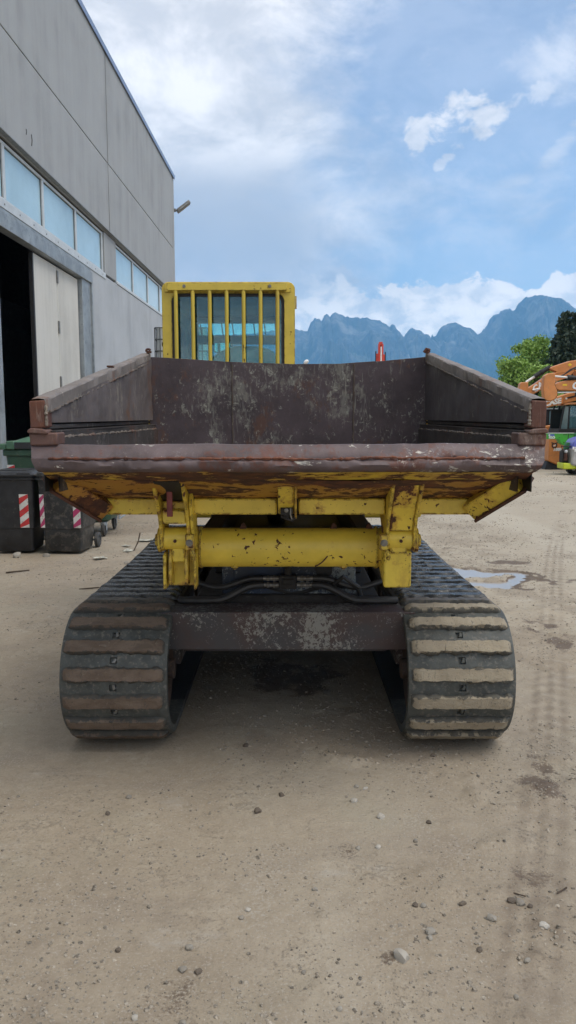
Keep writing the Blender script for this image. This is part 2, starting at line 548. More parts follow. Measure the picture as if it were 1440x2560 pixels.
def lug_mat(name, a, b, c, rough=.85):
    t = MT(name, rough)
    vec = t.n('ShaderNodeVectorMath', operation='ADD')
    t.L.new(t.P(), vec.inputs[0])
    r = t.rnd()
    t.L.new(t.n('ShaderNodeCombineXYZ', {0: t.m('MULTIPLY', r, 37.0), 1: t.m('MULTIPLY', r, 11.0), 2: r}).outputs[0], vec.inputs[1])
    v = vec.outputs[0]
    n1 = t.noise(t.scl(v, (.5, 1, 1)), 9, 8, .68, .3)
    n2 = t.noise(v, 30, 7, .7, .3)
    cc = t.mix(t.step(n1, .38, .62), a, b)
    cc = t.mix(t.step(t.m('ADD', t.m('MULTIPLY', n1, .4), t.m('MULTIPLY', n2, .6)), .56, .66), cc, c)
    scr = t.noise(t.scl(v, (1.0, .35, 1)), 55, 4, .7, 1.2)
    cc = t.mix(t.m('MULTIPLY', t.step(scr, .60, .66), .7), cc, (.075, .065, .055))
    cc = t.mix(t.m('MULTIPLY', t.step(t.noise(t.scl(v, (.4, 1, 1)), 7, 6, .7), .56, .64), .55), cc, tuple(q * .55 for q in a))
    # bare dark rubber where the mud has fallen off the edges of the bar
    sp = t.n('ShaderNodeSeparateXYZ', {0: t.P()}).outputs
    ed = t.m('MAXIMUM', t.m('SUBTRACT', t.m('ABSOLUTE', sp[1]), .027), t.m('SUBTRACT', t.m('ABSOLUTE', sp[0]), .246))
    e2 = t.m('ADD', ed, t.m('MULTIPLY', t.m('SUBTRACT', n2, .5), .06))
    cc = t.mix(t.m('MULTIPLY', t.step(e2, .001, .006), .85), cc, (.055, .055, .05))
    lowz = t.step(sp[2], .016, .008)
    cc = t.mix(t.m('MULTIPLY', lowz, .7), cc, (.05, .052, .048))
    t.col(cc)
    t.bump(t.m('ADD', n1, t.m('MULTIPLY', n2, .8)), .8, .014)
    return t


M['lug_brown'] = lug_mat('brown mud on rubber', (.165, .125, .095), (.115, .082, .060), (.22, .185, .145))
M['lug_beige'] = lug_mat('pale mud on rubber', (.285, .243, .178), (.335, .290, .215), (.19, .155, .11))
M['lug_dark'] = lug_mat('worn rubber bar', (.020, .021, .023), (.034, .034, .034), (.10, .09, .08), .24)
M['lug_dark'].b.inputs['Specular IOR Level'].default_value = .9
M['lug_mixed'] = lug_mat('half muddy rubber bar', (.07, .065, .055), (.16, .135, .105), (.30, .26, .20), .55)


def glass_mat(name, tint, refl=1.0, rough=.0):
    t = MT(name)
    t.N.remove(t.b)
    fr = t.n('ShaderNodeFresnel', {'IOR': 1.5}).outputs[0]
    tr = t.n('ShaderNodeBsdfTransparent', {'Color': tint}).outputs[0]
    gl = t.n('ShaderNodeBsdfGlossy', {'Color': (.7, .86, 1.0), 'Roughness': rough}).outputs[0]
    mx = t.n('ShaderNodeMixShader', {0: t.m('MULTIPLY', fr, refl), 1: tr, 2: gl}).outputs[0]
    t.L.new(mx, t.N['Material Output'].inputs['Surface'])
    return t


M['cab_glass'] = glass_mat('tinted cab glass', (.40, .75, .80), 1.7)
M['machine_glass'] = plain('dim machine glass', (.12, .19, .21), .08, 0, .1, 3)
M['clear_glass'] = glass_mat('clear front glass', (.88, .95, .95), 1.0)
M['dark_glass'] = plain('dark machine glass', (.03, .045, .05), .08, 0, .1, 3)
M['pane'] = plain('frosted blue pane', (.37, .54, .63), .14, 0, .08, .5)
M['cab_inside'] = plain('cab lining', (.19, .30, .37), .7, 0, .1, 4)
M['seat'] = plain('grey green seat vinyl', (.50, .62, .58), .5, 0, .1, 5)
M['gasket'] = plain('window gasket rubber', (.022, .022, .024), .6, 0, .2, 20, 0, (.2, .2, .2), .05)


def concrete(name, base, streak=.5):
    t = MT(name, .85)
    p = t.P()
    a = t.noise(t.scl(p, (1, .9, .06)), 2.2, 6, .62)
    b = t.noise(p, .8, 6, .6)
    c = t.noise(p, 24, 5, .65)
    vv = t.m('ADD', t.m('ADD', t.m('MULTIPLY', a, streak), t.m('MULTIPLY', b, 1 - streak)), t.m('MULTIPLY', t.m('SUBTRACT', c, .5), .18))
    cc = t.ramp(vv, [(.32, tuple(q * .80 for q in base)), (.5, base), (.68, tuple(min(1, q * 1.10) for q in base))])
    drip = t.noise(t.scl(p, (1, 1.8, .03)), 6, 6, .65)
    cc = t.mix(t.m('MULTIPLY', t.step(drip, .55, .70), .18), cc, tuple(q * .62 for q in base))
    t.col(cc)
    t.bump(t.noise(p, 60, 5, .6), .12, .004)
    return t


M['concrete'] = concrete('precast concrete', (.325, .340, .350))
M['concrete_low'] = concrete('painted concrete wall', (.40, .425, .45), .4)
M['joint'] = plain('joint sealant', (.09, .09, .09), .8)
M['galv'] = plain('galvanised steel', (.27, .30, .32), .5, .25, .14, 2.2, .05, (.18, .20, .21), .3)
M['alu'] = plain('grey aluminium frame', (.52, .55, .56), .45, .1, .06, 4)
M['flash'] = plain('blue grey roof flashing', (.20, .25, .36), .35, .3, .1, 1)
M['door'] = concrete('cream door leaf', (.56, .55, .51), .6)
M['dark_int'] = plain('dim workshop wall', (.30, .30, .33), .9)
M['bin_black'] = plain('black bin plastic', (.020, .021, .024), .42, 0, .25, 6, .1, (.085, .080, .072), .10)
M['bin_dirty'] = plain('dusty black bin plastic', (.024, .026, .028), .45, 0, .25, 5, .1, (.10, .09, .08), .45)
M['bin_green'] = plain('green bin plastic', (.030, .075, .045), .45, 0, .15, 5, .05, (.10, .12, .09), .2)
M['bin_lid'] = plain('faded green lid plastic', (.055, .125, .075), .4, 0, .15, 4)
M['red'] = plain('red reflective film', (.52, .035, .04), .4, 0, .12, 8, 0, (.30, .10, .09), .2)
M['pink'] = plain('faded red film', (.42, .045, .14), .4, 0, .08, 8)
M['white'] = plain('white reflective film', (.66, .66, .63), .4, 0, .08, 8, 0, (.36, .34, .30), .3)
M['white_paint'] = plain('white paint', (.75, .75, .73), .5)
M['wheel'] = plain('bin wheel rubber', (.045, .045, .045), .65, 0, .2, 12, 0, (.12, .11, .10), .3)
M['orange'] = plain('orange machine paint', (.56, .215, .060), .42, 0, .08, 4, 0, (.40, .20, .09), .16)
M['orange_dusty'] = plain('dusty orange paint', (.50, .20, .065), .55, 0, .1, 3, 0, (.36, .24, .15), .4)
M['green_paint'] = plain('bright green machine paint', (.06, .36, .035), .4, 0, .08, 4)
M['green_deep'] = plain('deep green machine paint', (.02, .13, .045), .5, 0, .1, 4)
M['lime'] = plain('lime yellow paint', (.52, .60, .03), .45, 0, .08, 6)
M['blue_paint'] = plain('blue violet machine paint', (.10, .12, .42), .35, 0, .1, 4)
M['grey_hood'] = plain('grey machine hood', (.36, .36, .35), .5, 0, .08, 5, 0, (.33, .22, .14), .3)
M['red_mast'] = plain('red crane paint', (.55, .055, .03), .45, 0, .1, 4)
M['sign_yellow'] = plain('yellow sticker', (.75, .50, .03), .45)
M['ibc_plastic'] = plain('milky tank plastic', (.52, .54, .53), .45, 0, .05, 3)
M['bark'] = plain('bark', (.085, .062, .045), .9, 0, .3, 8, .5)
M['paper'] = plain('pale litter', (.38, .37, .31), .8, 0, .25, 20)


def leaf_mat(name, a, b):
    t = MT(name, .6)
    p = t.P()
    cc = t.mix(t.step(t.noise(p, .9, 5, .6), .35, .65), a, b)
    cc = t.mix(t.m('MULTIPLY', t.step(t.noise(p, 7, 3, .6), .45, .65), .5), cc, tuple(q * 1.5 for q in b))
    t.col(cc)
    t.b.inputs['Transmission Weight'].default_value = 0
    t.b.inputs['Subsurface Weight'].default_value = 0
    return t


M['leaf'] = leaf_mat('spring leaves', (.155, .255, .045), (.235, .375, .07))
M['needle'] = leaf_mat('dark needles', (.016, .032, .018), (.030, .050, .026))


def stone_mat(name, a, b):
    t = MT(name, .9)
    r = t.rnd()
    cc = t.mix(r, a, b)
    cc = t.mix(t.m('MULTIPLY', t.step(t.noise(t.P(), 60, 6, .65), .35, .7), .5), cc, tuple(q * .6 for q in a))
    t.col(cc)
    t.bump(t.noise(t.P(), 160, 5, .65), .4, .003)
    return t


M['stone'] = stone_mat('dusty stone', (.24, .215, .18), (.36, .335, .29))
M['stone_dark'] = stone_mat('dark stone', (.10, .08, .065), (.16, .13, .10))
M['stone_pale'] = stone_mat('pale stone', (.40, .37, .32), (.50, .47, .42))
M['gravel'] = plain('loose gravel', (.25, .218, .175), .92, 0, .42, 48, .2)


# ground: attribute 'damp' (r: damp earth and shade painted under the machine, g: dust, b: track dirt)
def ground_mat():
    t = MT('packed dirt yard', .92, 0, .25)
    p = t.P()
    at = t.n('ShaderNodeVertexColor', layer_name='wear').outputs[0]
    sp = t.n('ShaderNodeSeparateColor', {0: at}).outputs
    big = t.noise(p, .55, 7, .62, .4)
    mid = t.noise(t.P((1, .8, 1)), 2.6, 8, .66, .3)
    fin = t.noise(p, 17, 8, .7)
    gr = t.noise(p, 95, 5, .7)
    vv = t.m('ADD', t.m('ADD', t.m('MULTIPLY', big, .42), t.m('MULTIPLY', mid, .36)), t.m('MULTIPLY', fin, .22))
    cc = t.ramp(vv, [(.38, (.230, .184, .136)), (.46, (.293, .243, .181)), (.54, (.346, .292, .221)), (.62, (.428, .378, .302))])
    cc = t.mix(t.m('MULTIPLY', t.step(t.noise(t.P((.55, 1.6, 1)), 1.7, 7, .66, .3), .52, .64), .30), cc, (.24, .20, .162))
    # faint greenish and pinkish dust tones
    cc = t.mix(t.m('MULTIPLY', t.step(t.noise(p, .9, 4, .6), .5, .68), .30), cc, (.30, .285, .215))
    cc = t.mix(t.m('MULTIPLY', t.step(t.noise(t.P((1, 2.2, 1)), 1.3, 6, .65), .60, .74), .45), cc, (.44, .42, .385))
    # dark crumbs and pale grit
    gm = t.m('ADD', t.m('MULTIPLY', gr, .7), t.m('MULTIPLY', mid, .3))
    cc = t.mix(t.m('MULTIPLY', t.step(gm, .545, .63), .45), cc, (.13, .105, .085))
    cc = t.mix(t.m('MULTIPLY', t.step(gm, .46, .39), .50), cc, (.43, .395, .345))
    v = t.voro(p, 34)
    vmask = t.m('MULTIPLY', t.step(v, .17, .10), t.step(t.noise(p, 4.5, 5, .6), .50, .60))
    cc = t.mix(t.m('MULTIPLY', vmask, .42), cc, (.40, .37, .32))
    clod = t.m('MULTIPLY', t.step(t.m('ADD', t.m('MULTIPLY', t.noise(t.P((1, 1.2, 1)), 38, 6, .75, .2), .55), t.m('MULTIPLY', mid, .45)), .555, .61), .30)
    cc = t.mix(clod, cc, (.195, .160, .128))
    cc = t.mix(t.m('MULTIPLY', sp[1], .65), cc, (.46, .42, .345))
    damp_shade = t.step(t.m('ADD', sp[0], t.m('MULTIPLY', t.m('SUBTRACT', t.m('ADD', t.m('MULTIPLY', fin, .5), t.m('MULTIPLY', gr, .5)), .5), 2.2)), .34, .66)
    cc = t.mix(t.m('MULTIPLY', damp_shade, .92), cc, t.mix(gr, (.085, .060, .045), (.15, .115, .088)))
    cc = t.mix(t.m('MULTIPLY', sp[2], .62), cc, (.18, .142, .108))
    t.col(cc)
    t.rough(t.step(damp_shade, 0, 1, .93, .75))
    h = t.m('ADD', t.m('ADD', t.m('MULTIPLY', fin, .8), t.m('MULTIPLY', gr, .35)), t.m('MULTIPLY', vmask, .35))
    h = t.m('ADD', h, t.m('MULTIPLY', clod, .5))
    t.bump(h, .75, .015)
    return t


M['ground'] = ground_mat()
wt = MT('puddle water', .03, 0, .5)
wt.col((.33, .30, .265))
wt.bump(wt.noise(wt.P(), 5, 3, .5), .04, .01)
M['water'] = wt


def rock_mat():
    t = MT('mountain rock', .95, 0, .1)
    p = t.P()
    a = t.noise(t.scl(p, (1, 1, .35)), .0042, 9, .68, .4)
    b = t.noise(p, .0016, 7, .6)
    c = t.noise(t.scl(p, (1, 1, .2)), .016, 7, .7, .6)
    cc = t.ramp(t.m('ADD', t.m('MULTIPLY', a, .6), t.m('MULTIPLY', c, .4)), [(.36, (.03, .034, .034)), (.5, (.075, .077, .073)), (.64, (.21, .205, .19))])
    sz = t.n('ShaderNodeSeparateXYZ', {0: p}).outputs[2]
    wood = t.step(t.m('ADD', sz, t.m('MULTIPLY', t.m('SUBTRACT', b, .5), 900)), 520.0, 200.0)
    cc = t.mix(t.m('MULTIPLY', wood, .9), cc, (.028, .045, .022))
    t.col(cc)
    return t


M['rock'] = rock_mat()

# ------------------------------------------------------------------ ground
def axis_pts(fine0, fine1, step, far, n, grow=1.16):
    c = list(np.arange(fine0, fine1 + 1e-6, step))
    s_, p_ = step, fine1
    while p_ < far:
        s_ *= grow
        p_ += s_
        c.append(p_)
    s_, p_ = step, fine0
    while p_ > -n:
        s_ *= grow
        p_ -= s_
        c.insert(0, p_)
    return np.array(c)


def tread_mask(x, y):
    """two tyre tracks that cross the yard on the right"""
    c = .80 + .367 * (y - 2.456) + .05 * np.sin(y * .5)
    m1 = np.clip(1 - np.abs(x - c) / .17, 0, 1)
    m2 = np.clip(1 - np.abs(x - c - .62 - .02 * y) / .15, 0, 1) * .6
    return np.maximum(m1, m2) * sstep(y, 1.2, 1.8) * (1 - sstep(y, 9, 14)), x - c


def puddle_d(x, y):
    xx = x + .26 * vnoise(x, y, 4, 3) + .14 * vnoise(x, y, 13, 4)
    yy = y + .30 * vnoise(x, y, 2.6, 5) + .16 * vnoise(x, y, 11, 6)
    e = 1 - ((xx - 1.95) / .78) ** 2 - ((yy - 8.22 + .10 * (xx - 1.95)) / .56) ** 2
    isl = 1 - ((xx - 2.20) / .27) ** 2 - ((yy - 8.14) / .10) ** 2
    return np.minimum(e, -isl * .8)


def ground_z(x, y):
    x, y = np.asarray(x, float), np.asarray(y, float)
    d = np.hypot(x, y - 2)
    near = np.exp(-np.maximum(d - 2, 0) / 7.0)
    z = .018 * fbm(x, y, .45, 1, 3) * np.exp(-d / 60) + near * (.0042 * fbm(x, y, 2.6, 4, 4) + .0042 * fbm(x, y, 15, 8, 3, .7))
    cl = np.maximum(fbm(x, y * 1.2, 5.5, 21, 4, .62) - .17, 0)
    z = z + near * .05 * np.maximum(cl, 0) * (vnoise(x, y, 1.1, 25) > .05)
    tm, dx = tread_mask(x, y)
    pat = np.sin((y * 1.06 + np.abs(dx) * .7) * 2 * math.pi / .15)
    rid = np.sin(dx * 2 * math.pi / .085 + vnoise(x, y, 3, 13))
    z = z + tm * (near * .6 + .4) * (.0050 * rid * (.6 + vnoise(x, y, 3.2, 12)) + .0042 * pat * (.4 + vnoise(x, y, 2.2, 14)) - .005)
    # rough churned strip far to the right, in front of the parked machines
    z = z + sstep(y, 17, 21) * (1 - sstep(y, 28, 40)) * sstep(x, 3, 6) * (1 - sstep(x, 14, 30)) * .10 * fbm(x, y * .6, .9, 30, 4)
    under = sstep(.95 - np.abs(np.abs(x) - .87), .45, .65) * sstep(y, 3.3, 3.8) * (1 - sstep(y, 7.0, 7.6))
    z = z * (1 - .9 * under) - .003 * under
    pd = puddle_d(x, y)
    z = z - .028 * sstep(pd, -.14, .30) * (np.hypot(x - 2, y - 8) < 3)
    z = z * (1 - sstep(-x, 4.6, 5.3))       # level along the warehouse
    return z


gx = axis_pts(-3.4, 4.0, .025, 9000, 9000)
gy = axis_pts(1.3, 10.0, .027, 16000, 3000, 1.12)
GX, GY = np.meshgrid(gx, gy, indexing='ij')
GZ = ground_z(GX, GY)
nx, ny = GX.shape
me = bpy.data.meshes.new('ground')
me.vertices.add(nx * ny)
me.vertices.foreach_set('co', np.stack([GX, GY, GZ], -1).astype(np.float32).ravel())
ii = (np.arange(nx - 1)[:, None] * ny + np.arange(ny - 1)[None, :]).ravel()
quads = np.stack([ii, ii + ny, ii + ny + 1, ii + 1], -1).astype(np.int32)
me.loops.add(quads.size)
me.loops.foreach_set('vertex_index', quads.ravel())
me.polygons.add(len(quads))
me.polygons.foreach_set('loop_start', np.arange(len(quads), dtype=np.int32) * 4)
me.polygons.foreach_set('use_smooth', np.ones(len(quads), bool))
me.update(calc_edges=True)
tm, dx = tread_mask(GX, GY)
pd = puddle_d(GX, GY)
near_p = np.hypot(GX - 2, GY - 8) < 3
damp_shade = np.where(near_p, sstep(pd, -.28, -.02) * (.55 + .5 * (GX > 2.3)), 0)


def spot(cx, cy, rx, ry, a, seed):
    xx = GX + .25 * rx * fbm(GX, GY, 3 / rx * .4, seed, 3)
    yy = GY + .25 * ry * fbm(GX, GY, 3 / rx * .4, seed + 3, 3)
    q = ((xx - cx) / rx) ** 2 + ((yy - cy) / ry) ** 2
    return a * np.clip(1.4 - q, 0, 1) * np.clip(.75 + 1.6 * fbm(GX, GY, 7, seed + 5, 4), 0, 1.2)


for a_ in ((2.10, 6.00, .15, .52, .9, 40), (2.62, 5.85, .10, .30, .6, 42), (1.17, 3.38, .16, .18, .62, 44), (1.27, 3.66, .07, .16, .6, 46), (1.32, 3.15, .10, .12, .6, 47), (.02, 4.95, .34, .42, .8, 48),  # the patch under the machine mixes an oil stain with painted shade
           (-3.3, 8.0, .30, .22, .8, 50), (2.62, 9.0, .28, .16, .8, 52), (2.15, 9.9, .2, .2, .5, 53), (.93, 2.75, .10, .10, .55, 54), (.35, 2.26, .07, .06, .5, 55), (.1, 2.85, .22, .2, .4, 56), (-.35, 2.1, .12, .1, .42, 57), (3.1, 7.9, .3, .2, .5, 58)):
    damp_shade = np.maximum(damp_shade, spot(*a_))
dust = np.clip(.62 * sstep(GY, 5.0, 8.5) * sstep(GX, .9, 1.5) + .8 * sstep(fbm(GX, GY * .35, .8, 60, 4), .12, .5) * .5, 0, 1)
tr = np.minimum(tm * 2.2, 1) * np.clip(.62 + .9 * fbm(GX, GY, 2, 70, 3), 0, 1) * (.50 + .30 * np.sin((GY * 1.06 + np.abs(dx) * .7) * 2 * math.pi / .15) + .35 * np.sin(dx * 2 * math.pi / .085 + 1.5) + .5 * fbm(GX, GY, 9, 90, 3))
tr = np.maximum(tr, .55 * sstep(fbm(GX, GY, 1.3, 80, 4) + .25 * fbm(GX, GY, 6, 84, 2) + .3 * fbm(GX, GY, 14, 95, 2), .16, .42) * (GY < 14))
tr = np.clip(tr, 0, 1)
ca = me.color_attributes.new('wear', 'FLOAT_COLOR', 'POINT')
ca.data.foreach_set('color', np.stack([np.clip(damp_shade, 0, 1), dust, tr, np.ones_like(tr)], -1).astype(np.float32).ravel())
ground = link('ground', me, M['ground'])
ground['kind'] = 'structure'

b = MB()
pr = []
for i in range(72):
    t_ = 2 * math.pi * i / 72
    pr.append((1.98 + .98 * math.cos(t_), 8.22 + .72 * math.sin(t_) - .08 * math.cos(t_), 0))
zl = float(ground_z(np.array([1.75]), np.array([8.45]))[0]) + .011
b.add([(x, y, zl) for x, y, z in pr], [tuple(range(72))])
pud = b.build('puddle', M['water'])
pud['kind'] = 'structure'


# loose grit: one mesh of many small stones
def grit(n, seed):
    rs = np.random.RandomState(seed)
    base = np.array([(1, 0, 0), (0, 1, 0), (-1, 0, 0), (0, -1, 0), (.45, .45, .62), (-.5, .4, .6), (-.4, -.5, .62), (.5, -.42, .6)], float)
    fq = np.array([(0, 1, 5, 4), (1, 2, 6, 5), (2, 3, 7, 6), (3, 0, 4, 7), (4, 5, 6, 7)])
    # distance along y weighted to the camera
    y = 1.5 + 27 * rs.rand(n) ** 2.3
    x = (rs.rand(n) - .5) * (1.1 + y * .85)
    dens = fbm(x, y, 1.3, 80, 4) + .25 * fbm(x, y, 6, 84, 2)
    keep = (dens * 1.15 + rs.rand(n) * .7 > .36 + .006 * y) & (puddle_d(x, y) < -.05) & (x > -5.2)
    x, y = x[keep], y[keep]
    m = len(x)
    size = .0016 + .0085 * rs.rand(m) ** 6 + .0006 * y
    sc = size[:, None, None] * (1 + .5 * (rs.rand(m, 8, 3) - .5))
    v = base[None] * sc
    v[..., 2] *= .5 + .7 * rs.rand(m)[:, None]
    a = rs.rand(m) * 6.28
    ca_, sa_ = np.cos(a)[:, None], np.sin(a)[:, None]
    vx = v[..., 0] * ca_ - v[..., 1] * sa_ + x[:, None]
    vy = v[..., 0] * sa_ + v[..., 1] * ca_ + y[:, None]
    vz = v[..., 2] + ground_z(x, y)[:, None] - size[:, None] * .15
    V = np.stack([vx, vy, vz], -1).reshape(-1, 3)
    Fq = (fq[None] + 8 * np.arange(m)[:, None, None]).reshape(-1, 4)
    me = bpy.data.meshes.new('gravel')
    me.from_pydata(V.tolist(), [], Fq.tolist())
    o = link('gravel', me, M['gravel'])
    o['kind'] = 'stuff'
    return o


grit(110000, 5)

# ------------------------------------------------------------------ mountains and haze
PROF = [(-1500, 960), (-900, 900), (-400, 870), (0, 850), (300, 838), (560, 842), (700, 830), (735, 826), (750, 832), (767, 832), (776, 812), (785, 802), (795, 802), (802, 809), (807, 797), (812, 791), (818, 794), (821, 800), (827, 791), (836, 788), (855, 796), (875, 797), (895, 799), (912, 797), (925, 804), (947, 804), (960, 814), (970, 822), (976, 814), (980, 815), (990, 827), (1006, 844), (1020, 827), (1027, 823), (1045, 827), (1060, 842), (1067, 849), (1074, 846), (1076, 839), (1079, 846), (1083, 843), (1087, 835), (1092, 825), (1105, 815), (1130, 812), (1150, 819), (1170, 826), (1190, 838), (1212, 822), (1227, 807), (1235, 797), (1242, 782), (1260, 780), (1270, 781), (1277, 770), (1295, 754), (1315, 748), (1340, 750), (1365, 756), (1395, 766), (1415, 782), (1440, 797), (1500, 830), (1600, 850), (1800, 820), (2200, 870), (2900, 930), (3800, 990)]
DM = 6000.0
px_x = np.array([(a - 720) / 1926 * DM for a, b_ in PROF])
px_z = np.array([(1040 - b_) / 1926 * DM * 1.0 for a, b_ in PROF]) + 2


def mountain_range(name, x0, x1, dist, zscale, zfun, seed, dx=9.0, front=2600.0, label=''):
    us = np.arange(x0, x1, dx)
    vs = np.concatenate([np.linspace(-1, 0, 60), np.linspace(.03, 1, 22)])
    U, V = np.meshgrid(us, vs, indexing='ij')
    top = zfun(U)
    prof = np.where(V < 0, (1 + V) ** 1.55 * .62 + sstep(V, -.42, 0) * .38, (1 - V) ** 1.3)
    rough_ = fbm(U * .001, V * 2.2 + U * .0003, 3.2, seed, 6, .58)
    ridge = 1 - np.abs(fbm(U * .001 + V * .35, V * 1.1, 2.2, seed + 9, 5, .6)) * 1.6
    env = np.minimum(np.abs(V) * 5, 1) * (1 - np.abs(V)) ** .6
    Z = top * prof + env * (rough_ * .46 + (ridge - .8) * .40) * top * .75
    Z = np.minimum(Z, top * np.where(V == 0, 1.0, .995))
    Yp = dist + V * np.where(V < 0, front, 1800.0) + 140 * vnoise(U, V * 1000, .004, seed + 3)
    n0, n1 = U.shape
    co = np.stack([U, Yp, Z - 8], -1).reshape(-1, 3)
    i0 = (np.arange(n0 - 1)[:, None] * n1 + np.arange(n1 - 1)[None, :]).ravel()
    q = np.stack([i0, i0 + n1, i0 + n1 + 1, i0 + 1], -1)
    me = bpy.data.meshes.new(name)
    me.from_pydata(co.tolist(), [], q.tolist())
    o = link(name, me, M['rock'])
    o['kind'] = 'structure'
    return o


base_f = lambda U: np.interp(U, px_x, px_z)
jag = lambda U: base_f(U) + 14 * vnoise(U, U * 0, .022, 5) + 14 * vnoise(U, U * 0, .06, 6)
mountain_range('mountain_range', -7000, 9000, DM, 1, jag, 3)

hz = MB()
hz.bb((-8500, -2500, -2), (9500, 9500, 1150))
vm = bpy.data.materials.new('air haze')
vm.use_nodes = True
vn = NT(vm.node_tree)
vn.N.remove(vn.N['Principled BSDF'])
pv = vn.n('ShaderNodeVolumePrincipled', {'Color': (.21, .56, 1.0), 'Density': .00013, 'Anisotropy': .0})
vn.L.new(pv.outputs[0], vn.N['Material Output'].inputs['Volume'])
hb = link('haze', hz.mesh('haze', 0), None)
hb.data.materials.append(vm)
hb['kind'] = 'stuff'
# ------------------------------------------------------------------ warehouse on the left
WA = math.atan(36 / 1926)
WAREHOUSE = thing('warehouse', 'grey precast concrete warehouse with a long window band and open folding door', 'warehouse', (0, 0, 0), -WA)
# local frame: wall plane x = -5.5, y runs along the wall
WX, WT = -5.5, .18
U0, U1 = -9.0, 34.15


def wbox(mm, u0, u1, z0, z1, d0=0.0, d1=None):
    """block of the wall: d0 = how far its face stands back from the wall plane"""
    mm.bb((WX - (WT if d1 is None else d1), u0, z0), (WX - d0, u1, z1))


def wpart(name, mat, u0, u1, z0, z1, d0=0.0, d1=None, bevel=.008, parent=None):
    mm = MB()
    wbox(mm, u0, u1, z0, z1, d0, d1)
    return mm.build(name, mat, parent or WAREHOUSE, bevel)


g = .014
VJ = [-9.0, .1, 11.35, 22.66, 33.62]
gv = .045
for a, bq in zip(VJ[:-1], VJ[1:]):
    wpart('wall_panel', M['concrete'], a + gv, bq - gv, 8.78 + g, 11.74)
    wpart('wall_panel', M['concrete'], a + gv, bq - gv, 6.80 + g, 8.78 - g)
wpart('corner_panel', M['concrete'], 33.62 + gv, U1, 0.0, 11.74, .01)
wpart('wall_backing', M['joint'], U0, 33.7, 6.80, 11.70, .06, .16, 0)
# bays of windows: (edges along the wall)
PB, PT = 5.66, 6.76
bays = [([-7.6, -5.2, -2.8, -.4], 0), ([0.9, 3.3, 5.7, 8.1, 10.5], 0), ([11.9, 12.45, 14.86, 17.04, 19.45, 21.93], 1), ([23.46, 25.83, 28.28, 30.58, 32.9], 1)]
for ed, fl in bays:
    fr = MB()
    wbox(fr, ed[0] - .07, ed[-1] + .07, PB, PB + .07, .045, .13)
    wbox(fr, ed[0] - .07, ed[-1] + .07, PT - .06, PT, .045, .13)
    for i, e in enumerate(ed):
        wbox(fr, e - .06, e + .06, PB + .07, PT - .06, .046, .13)
    wf = fr.build('window', M['alu'], WAREHOUSE, .006)
    for a, bq in zip(ed[:-1], ed[1:]):
        wpart('pane', M['pane'], a + .078, bq - .078, PB + .085, PT - .075, .085, .10, 0, wf)
        sh = MB()
        wbox(sh, a + .06, a + .0775, PB + .07, PT - .06, .075, .12)
        wbox(sh, bq - .0775, bq - .06, PB + .07, PT - .06, .075, .12)
        wbox(sh, a + .0775, bq - .0775, PT - .075, PT - .06, .075, .12)
        wbox(sh, a + .0775, bq - .0775, PB + .07, PB + .085, .075, .12)
        sh.build('pane_gasket', M['gasket'], wf)
ends = [(-9.0, -7.67), (-.33, .83), (10.57, 11.83), (22.0, 23.39), (32.97, 33.62)]
for a, bq in ends:
    wpart('pier_panel', M['concrete'], a + g * 2, bq - g, PB + .01, 6.80 - g, .012)
wpart('window_sill', M['alu'], 11.83, 22.0, 5.50, PB - .002, -.02, .10, .006)
wpart('window_sill', M['alu'], 23.36, 33.05, 5.60, PB - .002, -.02, .10, .006)
for i in range(13):
    mm = MB()
    u_ = 12.3 + i * .78
    mm.cyl((WX + .021, u_, 5.58), (WX + .026, u_, 5.58), .018, n=10)
    mm.build('sill_bolt', M['steel_grey'], WAREHOUSE)
mm = MB()
mm.prism([(WX - .10, 6.81), (WX + .10, 6.825), (WX + .10, 6.845), (WX - .10, 6.855)], 'y', -9, 33.62)
mm.build('drip_ledge', M['steel_grey'], WAREHOUSE, .004)
# wall below the windows
wpart('lower_wall', M['concrete_low'], -9.0, 11.2, 0, 5.50 - g)
wpart('lower_wall', M['concrete_low'], 20.47, 33.62 - g, 0, 5.60 - g)
wpart('lower_wall', M['concrete_low'], 11.2 + g, 13.2, 0, 5.40)
# door frame
DO = 13.2
wpart('door_lintel', M['galv'], DO - .7, 20.47, 5.13, 5.41, -.05, .16, .01)
wpart('door_lintel', M['galv'], DO - .7, 20.47, 5.42, 5.495, -.01, .12, .004)
mm = MB()
wbox(mm, 19.66, 20.40, 0, 5.128, .0, .22)
wbox(mm, 20.402, 20.466, 0, 5.128, -.05, .10)
mm.build('door_jamb', M['galv'], WAREHOUSE, .008)
mm = MB()
wbox(mm, DO + .75, DO + 1.02, 0, 5.128, -.02, .22)
mm.build('door_jamb', M['galv'], WAREHOUSE, .008)
mm = MB()
wbox(mm, DO + .0, DO + .745, 0, 5.128, .05, .14)
mm.build('door_leaf', M['door'], WAREHOUSE, .01, label='narrow cream door leaf at the near jamb')
for a, bq in ((16.40, 17.955), (17.985, 19.60)):
    mm = MB()
    wbox(mm, a, bq, .03, 5.09, .10, .16)
    dl = mm.build('door_leaf', M['door'], WAREHOUSE, .012)
    for zz_ in ((1.1, 2.35, 3.6, 4.72) if a < 17 else ()):
        mm = MB()
        wbox(mm, bq - .045, bq + .04, zz_, zz_ + .28, .07, .099)
        mm.build('hinge', M['steel_grey'], dl, .006)
mm = MB()
wbox(mm, 16.33, 16.398, .03, 5.09, .09, .17)
wbox(mm, 17.957, 17.983, .03, 5.09, .135, .16)
wbox(mm, 19.605, 19.655, .03, 5.09, .12, .17)
mm.build('door_seal', M['gasket'], WAREHOUSE)
